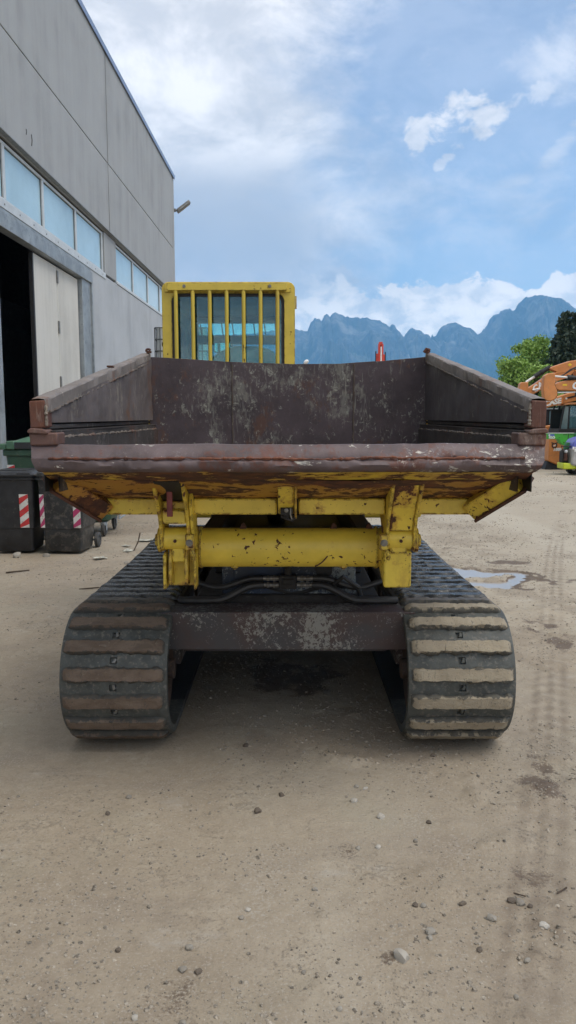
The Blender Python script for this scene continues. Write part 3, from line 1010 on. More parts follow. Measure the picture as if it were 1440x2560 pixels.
# interior: floor slab, rear wall, ends, roof
mm = MB()
mm.bb((-27, U0 + .2, 11.35), (WX - .2, U1 - .2, 11.55))
mm.build('roof', M['dark_int'], WAREHOUSE)
mm = MB()
mm.bb((-27.2, U0 + .2, 0), (-27, U1 - .2, 11.34))
mm.bb((-27, U1 - .4, 0), (WX - .2, U1 - .2, 11.34))
mm.bb((-27, U0, 0), (WX - .2, U0 + .2, 11.34))
mm.build('rear_wall', M['dark_int'], WAREHOUSE)
mm = MB()
mm.bb((-26.9, U0 + .21, .002), (WX - .23, U1 - .41, .02))
mm.build('floor_slab', M['dark_int'], WAREHOUSE)
mm = MB()
mm.bb((-9.7, 14.6, .02), (-9.5, 33, 5.4))
mm.build('inner_partition', M['dark_int'], WAREHOUSE)
for i in range(5):
    mm = MB()
    mm.bb((-9.499, 14.7, .5 + i * 1.0), (-9.44, 32, .62 + i * 1.0))
    mm.build('partition_rail', M['galv'], WAREHOUSE)
# outside of the far end
mm = MB()
mm.bb((-27.2, U1 - .18, 0), (WX - .19, U1 - .01, 11.7))
mm.build('end_wall', M['concrete'], WAREHOUSE)
# roof flashing and gutter corner
mm = MB()
mm.prism([(WX - .22, 11.745), (WX + .035, 11.745), (WX + .035, 11.70), (WX + .045, 11.70), (WX + .045, 11.86), (WX - .22, 11.88)], 'y', U0, U1 + .06)
mm.build('roof_flashing', M['flash'], WAREHOUSE)
for u_, z_, h_, wd_ in ((16.0, 7.32, .10, .018), (16.30, 7.26, .22, .03)):
    mm = MB()
    mm.tube([(WX + .004, u_, z_ + h_ / 2), (WX + .004, u_ + wd_, z_), (WX + .004, u_ - wd_ * .3, z_ - h_ / 2)], .012, 6)
    mm.build('wall_chip', M['joint'], WAREHOUSE)

# floodlight on the far corner
FL = thing('floodlight', 'grey floodlight angled out from the far corner of the warehouse', 'floodlight', WAREHOUSE.matrix_basis @ Vector((0, 0, 0)), -WA)
mm = MB()
mm.bb((WX - .05, U1 + .002, 10.38), (WX + .08, U1 + .05, 10.52))
mm.beam((WX + .04, U1 + .05, 10.44), (WX + .16, U1 + .20, 10.50), .05, .05)
mm.build('bracket', M['steel_grey'], FL, .008)
mm = MB()
mm.beam((WX + .10, U1 + .20, 10.44), (WX + .62, U1 + .30, 10.86), .36, .15)
hd = mm.build('lamp_housing', M['steel_grey'], FL, .03)
mm = MB()
mm.beam((WX + .22, U1 + .15, 10.50), (WX + .55, U1 + .21, 10.765), .26, .012)
mm.build('lamp_glass', M['alu'], hd)


# ------------------------------------------------------------------ wheelie bins
def bin_tree(name, label, mat, loc, rz, stripe, group):
    root = thing(name, label, 'wheelie bin', loc, rz, group)
    rings = []
    for z, hx, y0, y1 in ((.035, .225, -.255, .20), (.05, .235, -.265, .22), (.32, .250, -.285, .27), (.33, .262, -.295, .29), (.93, .285, -.325, .33), (.94, .292, -.335, .34)):
        rings.append([(x, y, z) for x, y in rrect(-hx, y0, hx, y1, .045, 4)])
    mm = MB()
    mm.loft(rings)
    body = mm.build('body', mat, root)
    mm = MB()
    for z0, z1, e in ((.941, .965, .012), (.966, .985, .0)):
        mm.loft([[(x, y, z) for x, y in rrect(-.30 - e, -.345 - e, .30 + e, .35 + e, .05, 4)] for z in (z0, z1)])
    mm.build('rim', mat, root, .004)
    mm = MB()
    lid = []
    for z, hx, y0, y1 in ((.987, .312, -.375, .36), (1.005, .312, -.375, .36), (1.03, .29, -.34, .34), (1.045, .24, -.27, .29)):
        lid.append([(x, y, z) for x, y in rrect(-hx, y0, hx, y1, .05, 4)])
    mm.loft(lid)
    ld = mm.build('lid', mat, root)
    mm = MB()
    mm.bb((-.26, -.372, 1.006), (-.10, -.30, 1.028))
    mm.bb((.10, -.372, 1.006), (.26, -.30, 1.028))
    mm.bb((-.17, -.22, 1.046), (.17, .15, 1.054))
    mm.build('lid_rib', mat, ld, .006)
    mm = MB()
    mm.tube([(-.25, .38, .98), (-.25, .44, 1.0), (.25, .44, 1.0), (.25, .38, .98)], .018, 8)
    mm.build('handle', mat, root)
    for s_ in (-1, 1):
        mm = MB()
        mm.lathe((s_ * .245, .30, .10), (s_, 0, 0), [(0, .06), (0, .085), (.008, .1), (.042, .1), (.05, .085), (.05, .055), (.04, .05), (.045, .02)], 24)
        mm.build('wheel', M['wheel'], root)
    mm = MB()
    mm.cyl((-.25, .30, .10), (.25, .30, .10), .014, n=10)
    mm.build('axle', M['steel_grey'], root)
    for xs, ww, cm in stripe:
        z0, z1 = .34, .76
        # front face leans forward with height
        yf = lambda z: -.295 - .030 * (z - .33) / .60 - .004
        st = MB()
        st.add([(xs, yf(z0), z0), (xs + ww, yf(z0), z0), (xs + ww, yf(z1), z1), (xs, yf(z1), z1)], [(0, 1, 2, 3)])
        so = st.build('reflective_strip', M['white'], root, 0, 0)
        st = MB()
        for i in range(3):
            a = z0 - .04 + i * .165
            q = [(xs, a), (xs + ww, a + .085), (xs + ww, a + .168), (xs, a + .083)]
            q = [(x, min(max(z, z0), z1)) for x, z in q]
            st.add([(x, yf(z) - .0025, z) for x, z in q], [(0, 1, 2, 3)])
        st.build('diagonal_bar', cm, so, 0, 0)
    return root


bin_tree('wheelie_bin', 'black wheelie bin at the left edge with a bright red and white strip', M['bin_black'], (-3.44, 9.80, 0), R(1.5), [(.100, .110, M['red'])], 'black wheelie bins beside the warehouse')
bin_tree('wheelie_bin', 'dusty black wheelie bin half under the skip with a faded pink and white strip', M['bin_dirty'], (-2.80, 9.78, 0), R(-3), [(.155, .092, M['pink']), (-.262, .055, M['pink'])], 'black wheelie bins beside the warehouse')

# green four-wheeled container
GC = thing('waste_container', 'large green four wheeled waste container behind the black wheelie bins', 'waste container', (-3.22, 11.35, 0), R(1))
mm = MB()
rings = []
for z, hx, hy in ((.20, .60, .38), (.24, .66, .43), (.45, .70, .46), (1.16, .77, .52)):
    rings.append([(x, y, z) for x, y in rrect(-hx, -hy, hx, hy, .10, 5)])
mm.loft(rings)
mm.build('body', M['bin_green'], GC)
mm = MB()
mm.loft([[(x, y, z) for x, y in rrect(-.80, -.55, .80, .55, .08, 5)] for z in (1.165, 1.25)])
rm = mm.build('rim', M['bin_green'], GC, .01)
for x_, z_ in ((-.36, 1.225), (-.27, 1.205), (-.18, 1.225), (.18, 1.225), (.3, 1.21)):
    mm = MB()
    mm.lathe((x_, -.551, z_), (0, -1, 0), [(0, .016), (.006, .013), (.009, .006)], 10)
    mm.build('rivet', M['alu'], rm)
mm = MB()
rings = []
for z, hx, hy in ((1.26, .66, .56), (1.36, .66, .56), (1.39, .60, .50), (1.43, .48, .40), (1.445, .30, .25)):
    rings.append([(x, y, z) for x, y in rrect(-hx, -hy, hx, hy, .08, 5)])
mm.loft(rings)
ld = mm.build('lid', M['bin_lid'], GC)
mm = MB()
mm.bb((-.62, -.576, 1.265), (.60, -.562, 1.355))
mm.build('lid_front_strip', M['bin_black'], ld, .006)
for s_ in (-1, 1):
    mm = MB()
    mm.bb((s_ * .60, -.58, 1.255), (s_ * .72, .56, 1.375))
    mm.bb((s_ * .72, -.56, 1.255), (s_ * .84, .54, 1.335))
    mm.build('lid_hinge_arm', M['bin_lid'], GC, .015)
    mm = MB()
    mm.tube([(s_ * .755, -.30, .98), (s_ * .80, -.30, .60), (s_ * .775, -.33, .25), (s_ * .775, .33, .25), (s_ * .80, .30, .60), (s_ * .755, .30, .98)], .014, 8)
    mm.build('lifting_frame', M['galv'], GC)
    for sy in (-1, 1):
        mm = MB()
        mm.cyl((s_ * .56, sy * .36, .16), (s_ * .56, sy * .36, .21), .05, n=14)
        for q in (-1, 1):
            mm.bb((s_ * .56 + q * .036 - .004, sy * .36 - .03, .085), (s_ * .56 + q * .036 + .004, sy * .36 + .03, .17))
        cs = mm.build('caster_fork', M['galv'], GC, .003)
        mm = MB()
        mm.lathe((s_ * .56 - .022, sy * .36 + .01, .10), (1, 0, 0), [(0, .04), (0, .08), (.008, .10), (.036, .10), (.044, .08), (.044, .04)], 22)
        mm.build('caster_wheel', M['wheel'], cs)
mm = MB()
st = MB()
st.add([(-.735, -.507, .62), (-.625, -.507, .62), (-.625, -.535, 1.04), (-.735, -.535, 1.04)], [(0, 1, 2, 3)])
so = st.build('reflective_strip', M['white'], GC, 0, 0)
st = MB()
for i in range(3):
    a = .58 + i * .165
    q = [(-.735, a), (-.625, a + .085), (-.625, a + .168), (-.735, a + .083)]
    q = [(x, min(max(z, .62), 1.04)) for x, z in q]
    st.add([(x, -.507 - .028 * (z - .62) / .42 - .003, z) for x, z in q], [(0, 1, 2, 3)])
st.build('diagonal_bar', M['red'], so, 0, 0)

M['cage'] = plain('cage wire', (.10, .11, .115), .5, .4)
# caged tanks stacked beyond the cab
for i, (lb, hgt) in enumerate((('white caged tank at the bottom of the stack behind the cab', 0), ('white caged tank in the middle of the stack behind the cab', 1.16), ('topmost white caged tank of the stack behind the cab', 2.32))):
    T = thing('caged_tank', lb, 'tank', (-2.06, 15.6, hgt + .0), R(2), 'stacked caged tanks')
    mm = MB()
    for dx_ in (-.48, 0, .40):
        mm.bb((dx_, -.6, .0), (dx_ + .10, .6, .10))
    mm.bb((-.5, -.6, .10), (.5, .6, .13))
    mm.build('pallet', M['galv'], T, .004)
    mm = MB()
    mm.loft([[(x, y, z) for x, y in rrect(-.47, -.57, .47, .57, .08, 4)] for z in (.135, 1.06)] + [[(x, y, 1.10) for x, y in rrect(-.42, -.52, .42, .52, .08, 4)]])
    bt = mm.build('bottle', M['ibc_plastic'], T)
    mm = MB()
    mm.cyl((0, 0, 1.10), (0, 0, 1.125), .1, n=20)
    mm.build('cap', M['black'], bt)
    for k_ in range(5):
        z = .20 + k_ * .2175
        mm = MB()
        mm.tube([(x, y, z) for x, y in rrect(-.50, -.60, .50, .60, .05, 3)] + [(-.50, -.55, z)], .013, 6)
        mm.build('cage_hoop', M['cage'], T)
    for sy in (-.614, .614):
        for k_ in range(5):
            mm = MB()
            mm.cyl((-.40 + k_ * .2, sy, .13), (-.40 + k_ * .2, sy, 1.08), .011, n=6)
            mm.build('cage_bar', M['cage'], T)
    for sx_ in (-.514, .514):
        for k_ in range(6):
            mm = MB()
            mm.cyl((sx_, -.50 + k_ * .2, .13), (sx_, -.50 + k_ * .2, 1.08), .011, n=6)
            mm.build('cage_bar', M['cage'], T)
# ------------------------------------------------------------------ the tracked dumper
OY = 5.2
DUMP = thing('tracked_dumper', 'yellow rubber tracked dumper seen from its rusty open skip end', 'dumper', (0, OY, 0))
OFF = (0, OY, 0)


def mb(): return MB(OFF)


# ---- tracks
YC0, YC1, ZC, RB = 4.03, 6.95, .367, .337
LRUN = YC1 - YC0
PER = 2 * LRUN + 2 * math.pi * RB
NP = 59
PITCH = PER / NP


def tpos(s, r=RB):
    """point and outward normal along the belt: s=0 at the bottom under the front wheel, going up the front"""
    s = s % PER
    q = math.pi * RB
    if s < q:
        a = s / RB
        n = (-math.sin(a), -math.cos(a))
        return YC0 + n[0] * r, ZC + n[1] * r, n
    s -= q
    if s < LRUN:
        sag = -.022 * math.sin(math.pi * s / LRUN)
        return YC0 + s, ZC + r + sag, (0, 1)
    s -= LRUN
    if s < q:
        a = s / RB
        n = (math.sin(a), math.cos(a))
        return YC1 + n[0] * r, ZC + n[1] * r, n
    s -= q
    return YC1 - s, ZC - r, (0, -1)


def lug_mesh(seed, wx=.510):
    rs = np.random.RandomState(seed)
    nu, nv = 30, 7
    m = MB()

    def f(u, v):
        x = (u - .5) * wx
        t = (v - .5) * 2
        prof = {0: (-1, 0), 1: (-.93, .62), 2: (-.80, 1), 3: (-.27, 1.0), 4: (.27, 1.0), 5: (.80, 1), 6: (.93, .62), 7: (1, 0)}[round(v * nv)]
        y = prof[0] * .0365 * (.72 + .28 * min(1, min(u, 1 - u) / .04))
        z = prof[1] * .029
        ex = min(1, min(u, 1 - u) / .05)
        z *= .15 + .85 * ex
        j = fbm(np.array([x * 1.0]), np.array([seed * 3.1 + t * .01]), 26, seed, 4, .62)[0]
        y += (.0085 * fbm(np.array([x]), np.array([seed * 5.0 + (1 if t > 0 else 0) * 7]), 30, seed + 2, 4, .6)[0]) * (2.0 if abs(t) > .5 else .6)
        z += (prof[1] > 0) * .0060 * fbm(np.array([x]), np.array([t * .035 + seed]), 38, seed + 6, 4, .65)[0]
        z += (prof[1] > .9) * .004 * j
        return (x, y, max(z, -.002))
    m.grid(f, nu, nv)
    return m.mesh('lug', 50)


lug_sets = {}
for mk in ('lug_brown', 'lug_beige', 'lug_dark', 'lug_mixed'):
    lug_sets[mk] = []
    for i in range(4):
        me = lug_mesh(i + 1)
        me.materials.append(M[mk].mat)
        lug_sets[mk].append(me)


def make_track(xc, side, label):
    m = mb()
    rows = []                                  # per pitch: s values
    HW = .267
    hole = {}
    cols = [-HW, -HW + .012, -.018, .018, HW - .012, HW]
    for k_ in range(NP):
        s0 = k_ * PITCH
        for j, fr in enumerate((0.0, .13, .29, .43, .5, .57, .71, .87)):
            rows.append((s0 + fr * PITCH, k_, j))
    nr, nc = len(rows), len(cols)
    V, Fc = [], []
    for s_, k_, j in rows:
        for ci, cx in enumerate(cols):
            rr = RB - (.006 if ci in (0, nc - 1) else 0)
            y, z, n = tpos(s_, rr)
            V.append((xc + cx, y, z))
    for i in range(nr):
        i2 = (i + 1) % nr
        for ci in range(nc - 1):
            k_, j = rows[i][1], rows[i][2]
            if ci == 2 and j in (0, 7):        # the opening between two lugs: lugs sit at the pitch middle
                continue
            Fc.append((i * nc + ci, i * nc + ci + 1, i2 * nc + ci + 1, i2 * nc + ci))
    m.add(V, Fc)
    # opening walls and floor
    for k_ in range(NP):
        s0 = k_ * PITCH
        a, bq = s0 - .13 * PITCH, s0 + .13 * PITCH  # opening between two bars
        c0 = []
        for rr in (RB, RB - .016):
            for s_, cx in ((a, -.018), (a, .018), (bq, .018), (bq, -.018)):
                y, z, n = tpos(s_, rr)
                c0.append((xc + cx, y, z))
        m.add(c0, [(0, 1, 5, 4), (1, 2, 6, 5), (2, 3, 7, 6), (3, 0, 4, 7), (4, 5, 6, 7)])
    # inner face and edges
    V, Fc = [], []
    for s_, k_, j in rows:
        for cx, rr in ((-HW, RB - .006), (-HW, RB - .045), (HW, RB - .045), (HW, RB - .006)):
            y, z, n = tpos(s_, rr)
            V.append((xc + cx, y, z))
    for i in range(nr):
        i2 = (i + 1) % nr
        for c_ in range(3):
            Fc.append((i * 4 + c_, i * 4 + c_ + 1, i2 * 4 + c_ + 1, i2 * 4 + c_))
    m.add(V, Fc)
    track = m.build('track', M['rubber'], DUMP, 0, 40, label)
    track.data.materials.append(M['rubber_wet'].mat)
    for pg in track.data.polygons:
        c_ = pg.center
        pg.material_index = 1 if (c_.y + OY > YC0 + (.12 if side < 0 else .04) and c_.z > .3) or c_.y + OY > YC0 + .3 else 0
    rs = random.Random(5 + side)
    q = math.pi * RB
    for k_ in range(NP):
        s_ = (k_ + .5) * PITCH
        y, z, n = tpos(s_)
        front = s_ / q
        if front < .96:
            mk = 'lug_brown' if side < 0 else 'lug_beige'
            if side < 0 and front < .14:
                mk = 'lug_mixed'
        elif front < 1.10:
            mk = 'lug_mixed'
        else:
            mk = 'lug_dark'
        me = lug_sets[mk][rs.randrange(4)]
        o = link('lug', me, None, track)
        # local z -> normal, local y -> along belt
        nz = Vector((0, n[0], n[1]))
        tx = Vector((1, 0, 0)) * rs.choice((1, -1))
        ty = nz.cross(tx)
        mt = Matrix((tx, ty, nz)).transposed().to_4x4()
        mt.translation = Vector((xc + rs.uniform(-.004, .004), y - OY, z - .001))
        o.matrix_local = mt
    # steel link tips showing in the openings of the front curve
    for k_ in range(1, 10):
        s_ = k_ * PITCH
        y, z, n = tpos(s_, RB - .012)
        mm = MB()
        mm.prism([(-.006, -.013), (.013, -.010), (.016, .012), (.004, .017)], 'z', -.012, .014)
        tip = mm.build('link_tip', M['steel_grey' if side < 0 else 'rubber'], track, .003)
        nz = Vector((0, n[0], n[1]))
        tx = Vector((1, 0, 0))
        mt = Matrix((tx, nz.cross(tx), nz)).transposed().to_4x4() @ Matrix.Rotation(rs.uniform(-.3, .5), 4, 'Z')
        mt.translation = Vector((xc, y - OY, z))
        tip.matrix_local = mt
    # wheels and frame
    for yc, nm in ((YC0, 'idler_wheel'), (YC1, 'drive_wheel')):
        wm = mb()
        for dx_ in (-.19, -.07, .07, .19):
            wm.lathe((xc + dx_ - .02, yc, ZC), (1, 0, 0), [(0, .06), (0, .25), (.0, .28), (.04, .28), (.04, .25), (.028, .23), (.028, .1), (.04, .09), (.04, .05)], 40)
        wm.cyl((xc - .26, yc, ZC), (xc + .26, yc, ZC), .055, n=20)
        wm.build(nm, M['rust_grime'], DUMP, .004)
    fm = mb()
    fm.bb((xc - .11, YC0 + .12, .30), (xc + .11, YC1 - .4, .48))
    fm.bb((xc - .05, YC0 - .08, .33), (xc + .05, YC0 + .2, .41))
    fm.build('track_frame', M['soot'], DUMP, .01)
    for i in range(6):
        yy = 4.62 + i * .36
        rm = mb()
        for dx_ in (-.085, .085):
            rm.cyl((xc + dx_ - .03, yy, .20), (xc + dx_ + .03, yy, .20), .125, n=20)
        rm.cyl((xc - .12, yy, .20), (xc + .12, yy, .20), .04, n=12)
        rm.build('track_roller', M['rust_grime'], DUMP, .004)
    return track


M['rust_grime'] = plain('rusty grime', (.060, .042, .034), .8, .1, .3, 10, .3, (.12, .07, .045), .4)
make_track(-.872, -1, 'rubber track with brown muddy bars')
make_track(.869, 1, 'rubber track with pale beige muddy bars')

# ---- chassis
m = mb()
m.bb((-.50, 4.16, .46), (.50, 6.9, .74))
m.bb((-.62, 5.4, .80), (.62, 7.2, .90))
m.build('chassis', M['soot'], DUMP, .01)
m = mb()


def crossf(u, v):
    x = -.665 + 1.33 * u
    z = .498 + .203 * v
    return (x, 3.932 + .006 * vnoise(np.array([x]), np.array([z]), 6, 3)[0], z)


m.bb((-.665, 3.935, .498), (.665, 4.14, .701))
m.bb((-.55, 3.945, .488), (.52, 4.12, .4975))
m.bb((-.70, 4.30, .30), (-.62, 4.9, .56))
m.bb((.62, 4.30, .30), (.70, 4.9, .56))
m.build('cross_member', M['frame_dark'], DUMP, .012)
m = mb()
blk = [(-.365, .735), (.375, .735), (.375, 1.08), (-.365, 1.08)]
m.prism([(-.365, .70), (.375, .70), (.375, 1.06), (-.365, 1.06)], 'y', 4.20, 4.62)
m.bb((-.30, 4.186, .78), (-.02, 4.198, 1.02))
mb_block = m.build('gear_housing', M['blue_dark'], DUMP, .01)
m = mb()
m.cyl((.20, 4.195, .875), (.20, 4.215, .875), .047, n=28)
m.build('access_hole', M['black'], mb_block)
m = mb()
m.bb((-.05, 4.10, .785), (.045, 4.18, .86))
m.cyl((.0, 4.13, .86), (.0, 4.13, .93), .02, n=12)
m.bb((-.03, 4.09, .81), (.03, 4.11, .845))
valve = m.build('hydraulic_valve', M['soot'], DUMP, .006)
for sx_ in (-1, 1):
    for zz_ in (.805, .842):
        m = mb()
        for i, (a, bq, r_) in enumerate(((.05, .068, .014), (.070, .082, .018), (.084, .10, .013), (.102, .116, .017), (.118, .14, .012))):
            m.cyl((sx_ * a, 4.125, zz_), (sx_ * bq, 4.125, zz_), r_, n=6 if i in (1, 3) else 12)
        m.build('hose_fitting', M['metal'], DUMP)
    for j, (zz_, r_) in enumerate(((.805, .021), (.842, .016))):
        pts = []
        for i in range(17):
            t_ = i / 16
            x = sx_ * (.135 + .46 * t_)
            z = zz_ + (-.075 + .02 * j) * sstep(np.array([t_]), .1, .55)[0] + (.06 if j else -.01) * max(0, t_ - .6) * 2
            y = 4.125 - .04 * math.sin(t_ * 3.0) + .10 * t_ * j
            pts.append((x, y, z))
        m = mb()
        m.tube(pts, r_, 10)
        m.build('hydraulic_hose', M['hose'], DUMP)
m = mb()
m.tube([(-.28 + .06 * i, 4.20 - .01 * math.sin(i), .765 + .025 * math.sin(i * .9)) for i in range(11)], .012, 8)
m.tube([(.24, 4.12, .80), (.30, 4.08, .86), (.38, 4.09, .80), (.40, 4.12, .74), (.46, 4.1, .72)], .014, 8)
m.build('hydraulic_hose', M['hose'], DUMP)
m = mb()
for sx_ in (-1, 1):
    m.beam((sx_ * .40, 3.82, 1.06), (sx_ * .40, 6.2, 1.06), .10, .16)
m.bb((-.46, 4.75, .74), (.46, 5.6, 1.00))
m.bb((-.58, 5.75, .9), (.58, 7.1, 1.15))
m.build('subframe', M['black'], DUMP, .01)
m = mb()
m.cyl((-.08, 5.6, .95), (-.08, 4.3, 1.24), .06, n=20)
m.cyl((-.08, 4.4, 1.215), (-.08, 4.05, 1.29), .035, n=16)
m.build('tipping_ram', M['black'], DUMP)
# engine deck beside and under the cab
m = mb()
m.bb((-.98, 5.80, .95), (1.02, 7.35, 1.22))
m.bb((.14, 5.86, 1.22), (1.00, 7.3, 1.90))
m.build('engine_cover', M['yellow_cab'], DUMP, .03)

# ---- hinge tube and brackets
m = mb()
m.cyl((-.47, 3.80, 1.069), (.47, 3.80, 1.069), .097, n=48)
tube_o = m.build('hinge_tube', M['yellow_tube'], DUMP)
for x_ in (-.432, .438):
    m = mb()
    m.tube([(x_ + random.uniform(-.002, .002), 3.80 + .099 * math.cos(t_), 1.069 + .099 * math.sin(t_)) for t_ in np.linspace(0, 2 * math.pi, 40)], .008, 6, .3)
    m.build('weld_ring', M['yellow'], tube_o)
for x_, d_ in ((-.225, .0), (.225, .0), (.40, .0)):
    m = mb()
    m.prism([(-.018 + x_, 1.158), (.020 + x_, 1.158), (.016 + x_, 1.180), (.006 + x_, 1.196), (-.006 + x_, 1.190)], 'y', 3.785, 3.80)
    m.lathe((x_ + .004, 3.782, 1.182), (0, -1, 0), [(0, .008), (.004, .008), (.004, .004)], 10)
    m.build('lifting_lug', M['rust'], tube_o, .002)
for x_ in (-.265, .275):
    m = mb()
    m.lathe((x_, 3.775, .978), (0, -.2, -1), [(0, .018), (.008, .018), (.009, .010), (.016, .010)], 12)
    m.build('grease_plug', M['yellow'], tube_o)
m = mb()
m.tube([(.135 + .0085 * i - (.02 if i > 6 else 0) * 0, 3.704 + .0016 * (i - 5) ** 2 * .9 - .0015 * i * 0, .985 + .0055 * i + .0004 * i * i) for i in range(9)], .0035, 6)
m.build('scrape_mark', M['rust'], tube_o)


def pin_set(sx_, parent):
    """barrel, pin heads, nut"""
    xm = sx_ * .53
    m = mb()
    m.cyl((xm - .058, 3.625, 1.142), (xm + .058, 3.625, 1.142), .053, n=32)
    br = m.build('pin_barrel', M['yellow'], DUMP, .003)
    m = mb()
    m.lathe((xm, 3.570, 1.138), (0, -1, 0), [(0, .008), (.008, .008), (.01, .004)], 10)
    m.build('grease_nipple', M['rust'], br)
    xi, xo = sx_ * .455, sx_ * .612
    m = mb()
    m.lathe((xo - sx_ * .012, 3.625, 1.135), (sx_, 0, 0), [(0, .058), (.016, .058), (.018, .03), (.03, .028)], 28)
    m.build('pin_head', M['yellow_worn'], DUMP, .002)
    m = mb()
    m.bb((xi - .026, 3.55, 1.096), (xi + .016, 3.60, 1.172))
    kp = m.build('pin_keeper', M['yellow_worn'], DUMP, .006)
    m = mb()
    m.lathe((xi - .006, 3.552, 1.132), (0, -1, 0), [(0, .017), (.003, .017)], 20)
    m.lathe((xi - .006, 3.549, 1.132), (0, -1, 0), [(0, .0125), (.010, .0125)], 6)
    m.build('nut', M['metal'], kp)
    m = mb()
    m.tube([(xi + .005, 3.55, 1.095), (xi + .012, 3.545, 1.08), (xi + .018, 3.55, 1.066), (xi + .012, 3.555, 1.055)], .011, 7, .25)
    m.build('pin_clip', M['yellow_worn'], kp)


pin_set(-1, None)
pin_set(1, None)
# right: closed block
m = mb()
side_poly = [(3.60, .905), (3.60, 1.082), (3.66, 1.10), (3.83, 1.17), (3.90, 1.08), (3.88, .985), (3.80, .965)]
m.prism(side_poly, 'x', .455, .587)
m.build('hinge_block', M['yellow'], DUMP, .010)
m = mb()
m.bb((.483, 3.59, 1.075), (.563, 3.68, 1.12))
m.build('hinge_neck', M['yellow'], DUMP, .006)
# left: open channel with two flanges
m = mb()
m.prism([(3.66, .905), (3.66, 1.082), (3.72, 1.10), (3.83, 1.17), (3.90, 1.08), (3.88, .985), (3.80, .965)], 'x', -.575, -.448)
m.prism([(3.585, .902), (3.585, 1.06), (3.67, 1.085), (3.67, .902)], 'x', -.447, -.435)
m.prism([(3.585, .902), (3.585, 1.065), (3.67, 1.085), (3.67, .902)], 'x', -.592, -.577)
m.build('hinge_block', M['yellow'], DUMP, .004)
for x_ in (-.558, -.482):
    m = mb()
    pf = [(3.66, .915), (3.588, .925), (3.575, .97), (3.580, 1.02), (3.605, 1.07), (3.625, 1.10), (3.66, 1.10)]
    m.prism(pf, 'x', x_ - .008, x_ + .008)
    fl = m.build('hinge_flange', M['yellow_worn'], DUMP, .004)
m = mb()
m.bb((-.550, 3.60, 1.030), (-.490, 3.68, 1.125))
m.build('hinge_neck', M['yellow'], DUMP, .006)

# ---- the skip
BF, BB = 3.26, 5.45


def xf(y): return 1.008 - .052 * (y - BF) / (BB - BF)


m = mb()
m.prism([(-1.035, 1.66), (-1.035, 1.50), (-.885, 1.345), (.885, 1.345), (1.035, 1.50), (1.035, 1.66), (1.022, 1.66), (1.022, 1.505), (.88, 1.36), (-.88, 1.36), (-1.022, 1.505), (-1.022, 1.66)], 'y', 3.62, 5.60)
SKIP = m.build('skip', M['rust_yellow'], DUMP)


def plate(name, poly, off, th, mat, sx_, bevel=0.0, nsub=0, dent=0.0, seed=0):
    """plate that follows the inner side plane: poly in (y, z), off = distance outside xf"""
    m = mb()
    if nsub:
        (y0, z00, z01), (y1, z10, z11) = poly

        def f(u, v):
            y = y0 + (y1 - y0) * u
            z = (z00 + (z10 - z00) * u) * (1 - v) + (z01 + (z11 - z01) * u) * v
            d = dent * fbm(np.array([y]), np.array([z * 1.6]), 2.6, seed, 4, .55)[0]
            return (sx_ * (xf(y) + off + d), y, z)
        m.grid(f, nsub, max(4, nsub // 4))
    else:
        vs = [(sx_ * (xf(y) + off), y, z) for y, z in poly] + [(sx_ * (xf(y) + off + th), y, z) for y, z in poly]
        n = len(poly)
        m.add(vs, [tuple(range(n)), tuple(range(2 * n - 1, n - 1, -1))] + [(i, (i + 1) % n, n + (i + 1) % n, n + i) for i in range(n)])
    return m.build(name, mat, SKIP, bevel)


def ztop(y): return 1.788 + (2.158 - 1.788) * (y - 3.2) / (5.45 - 3.2)


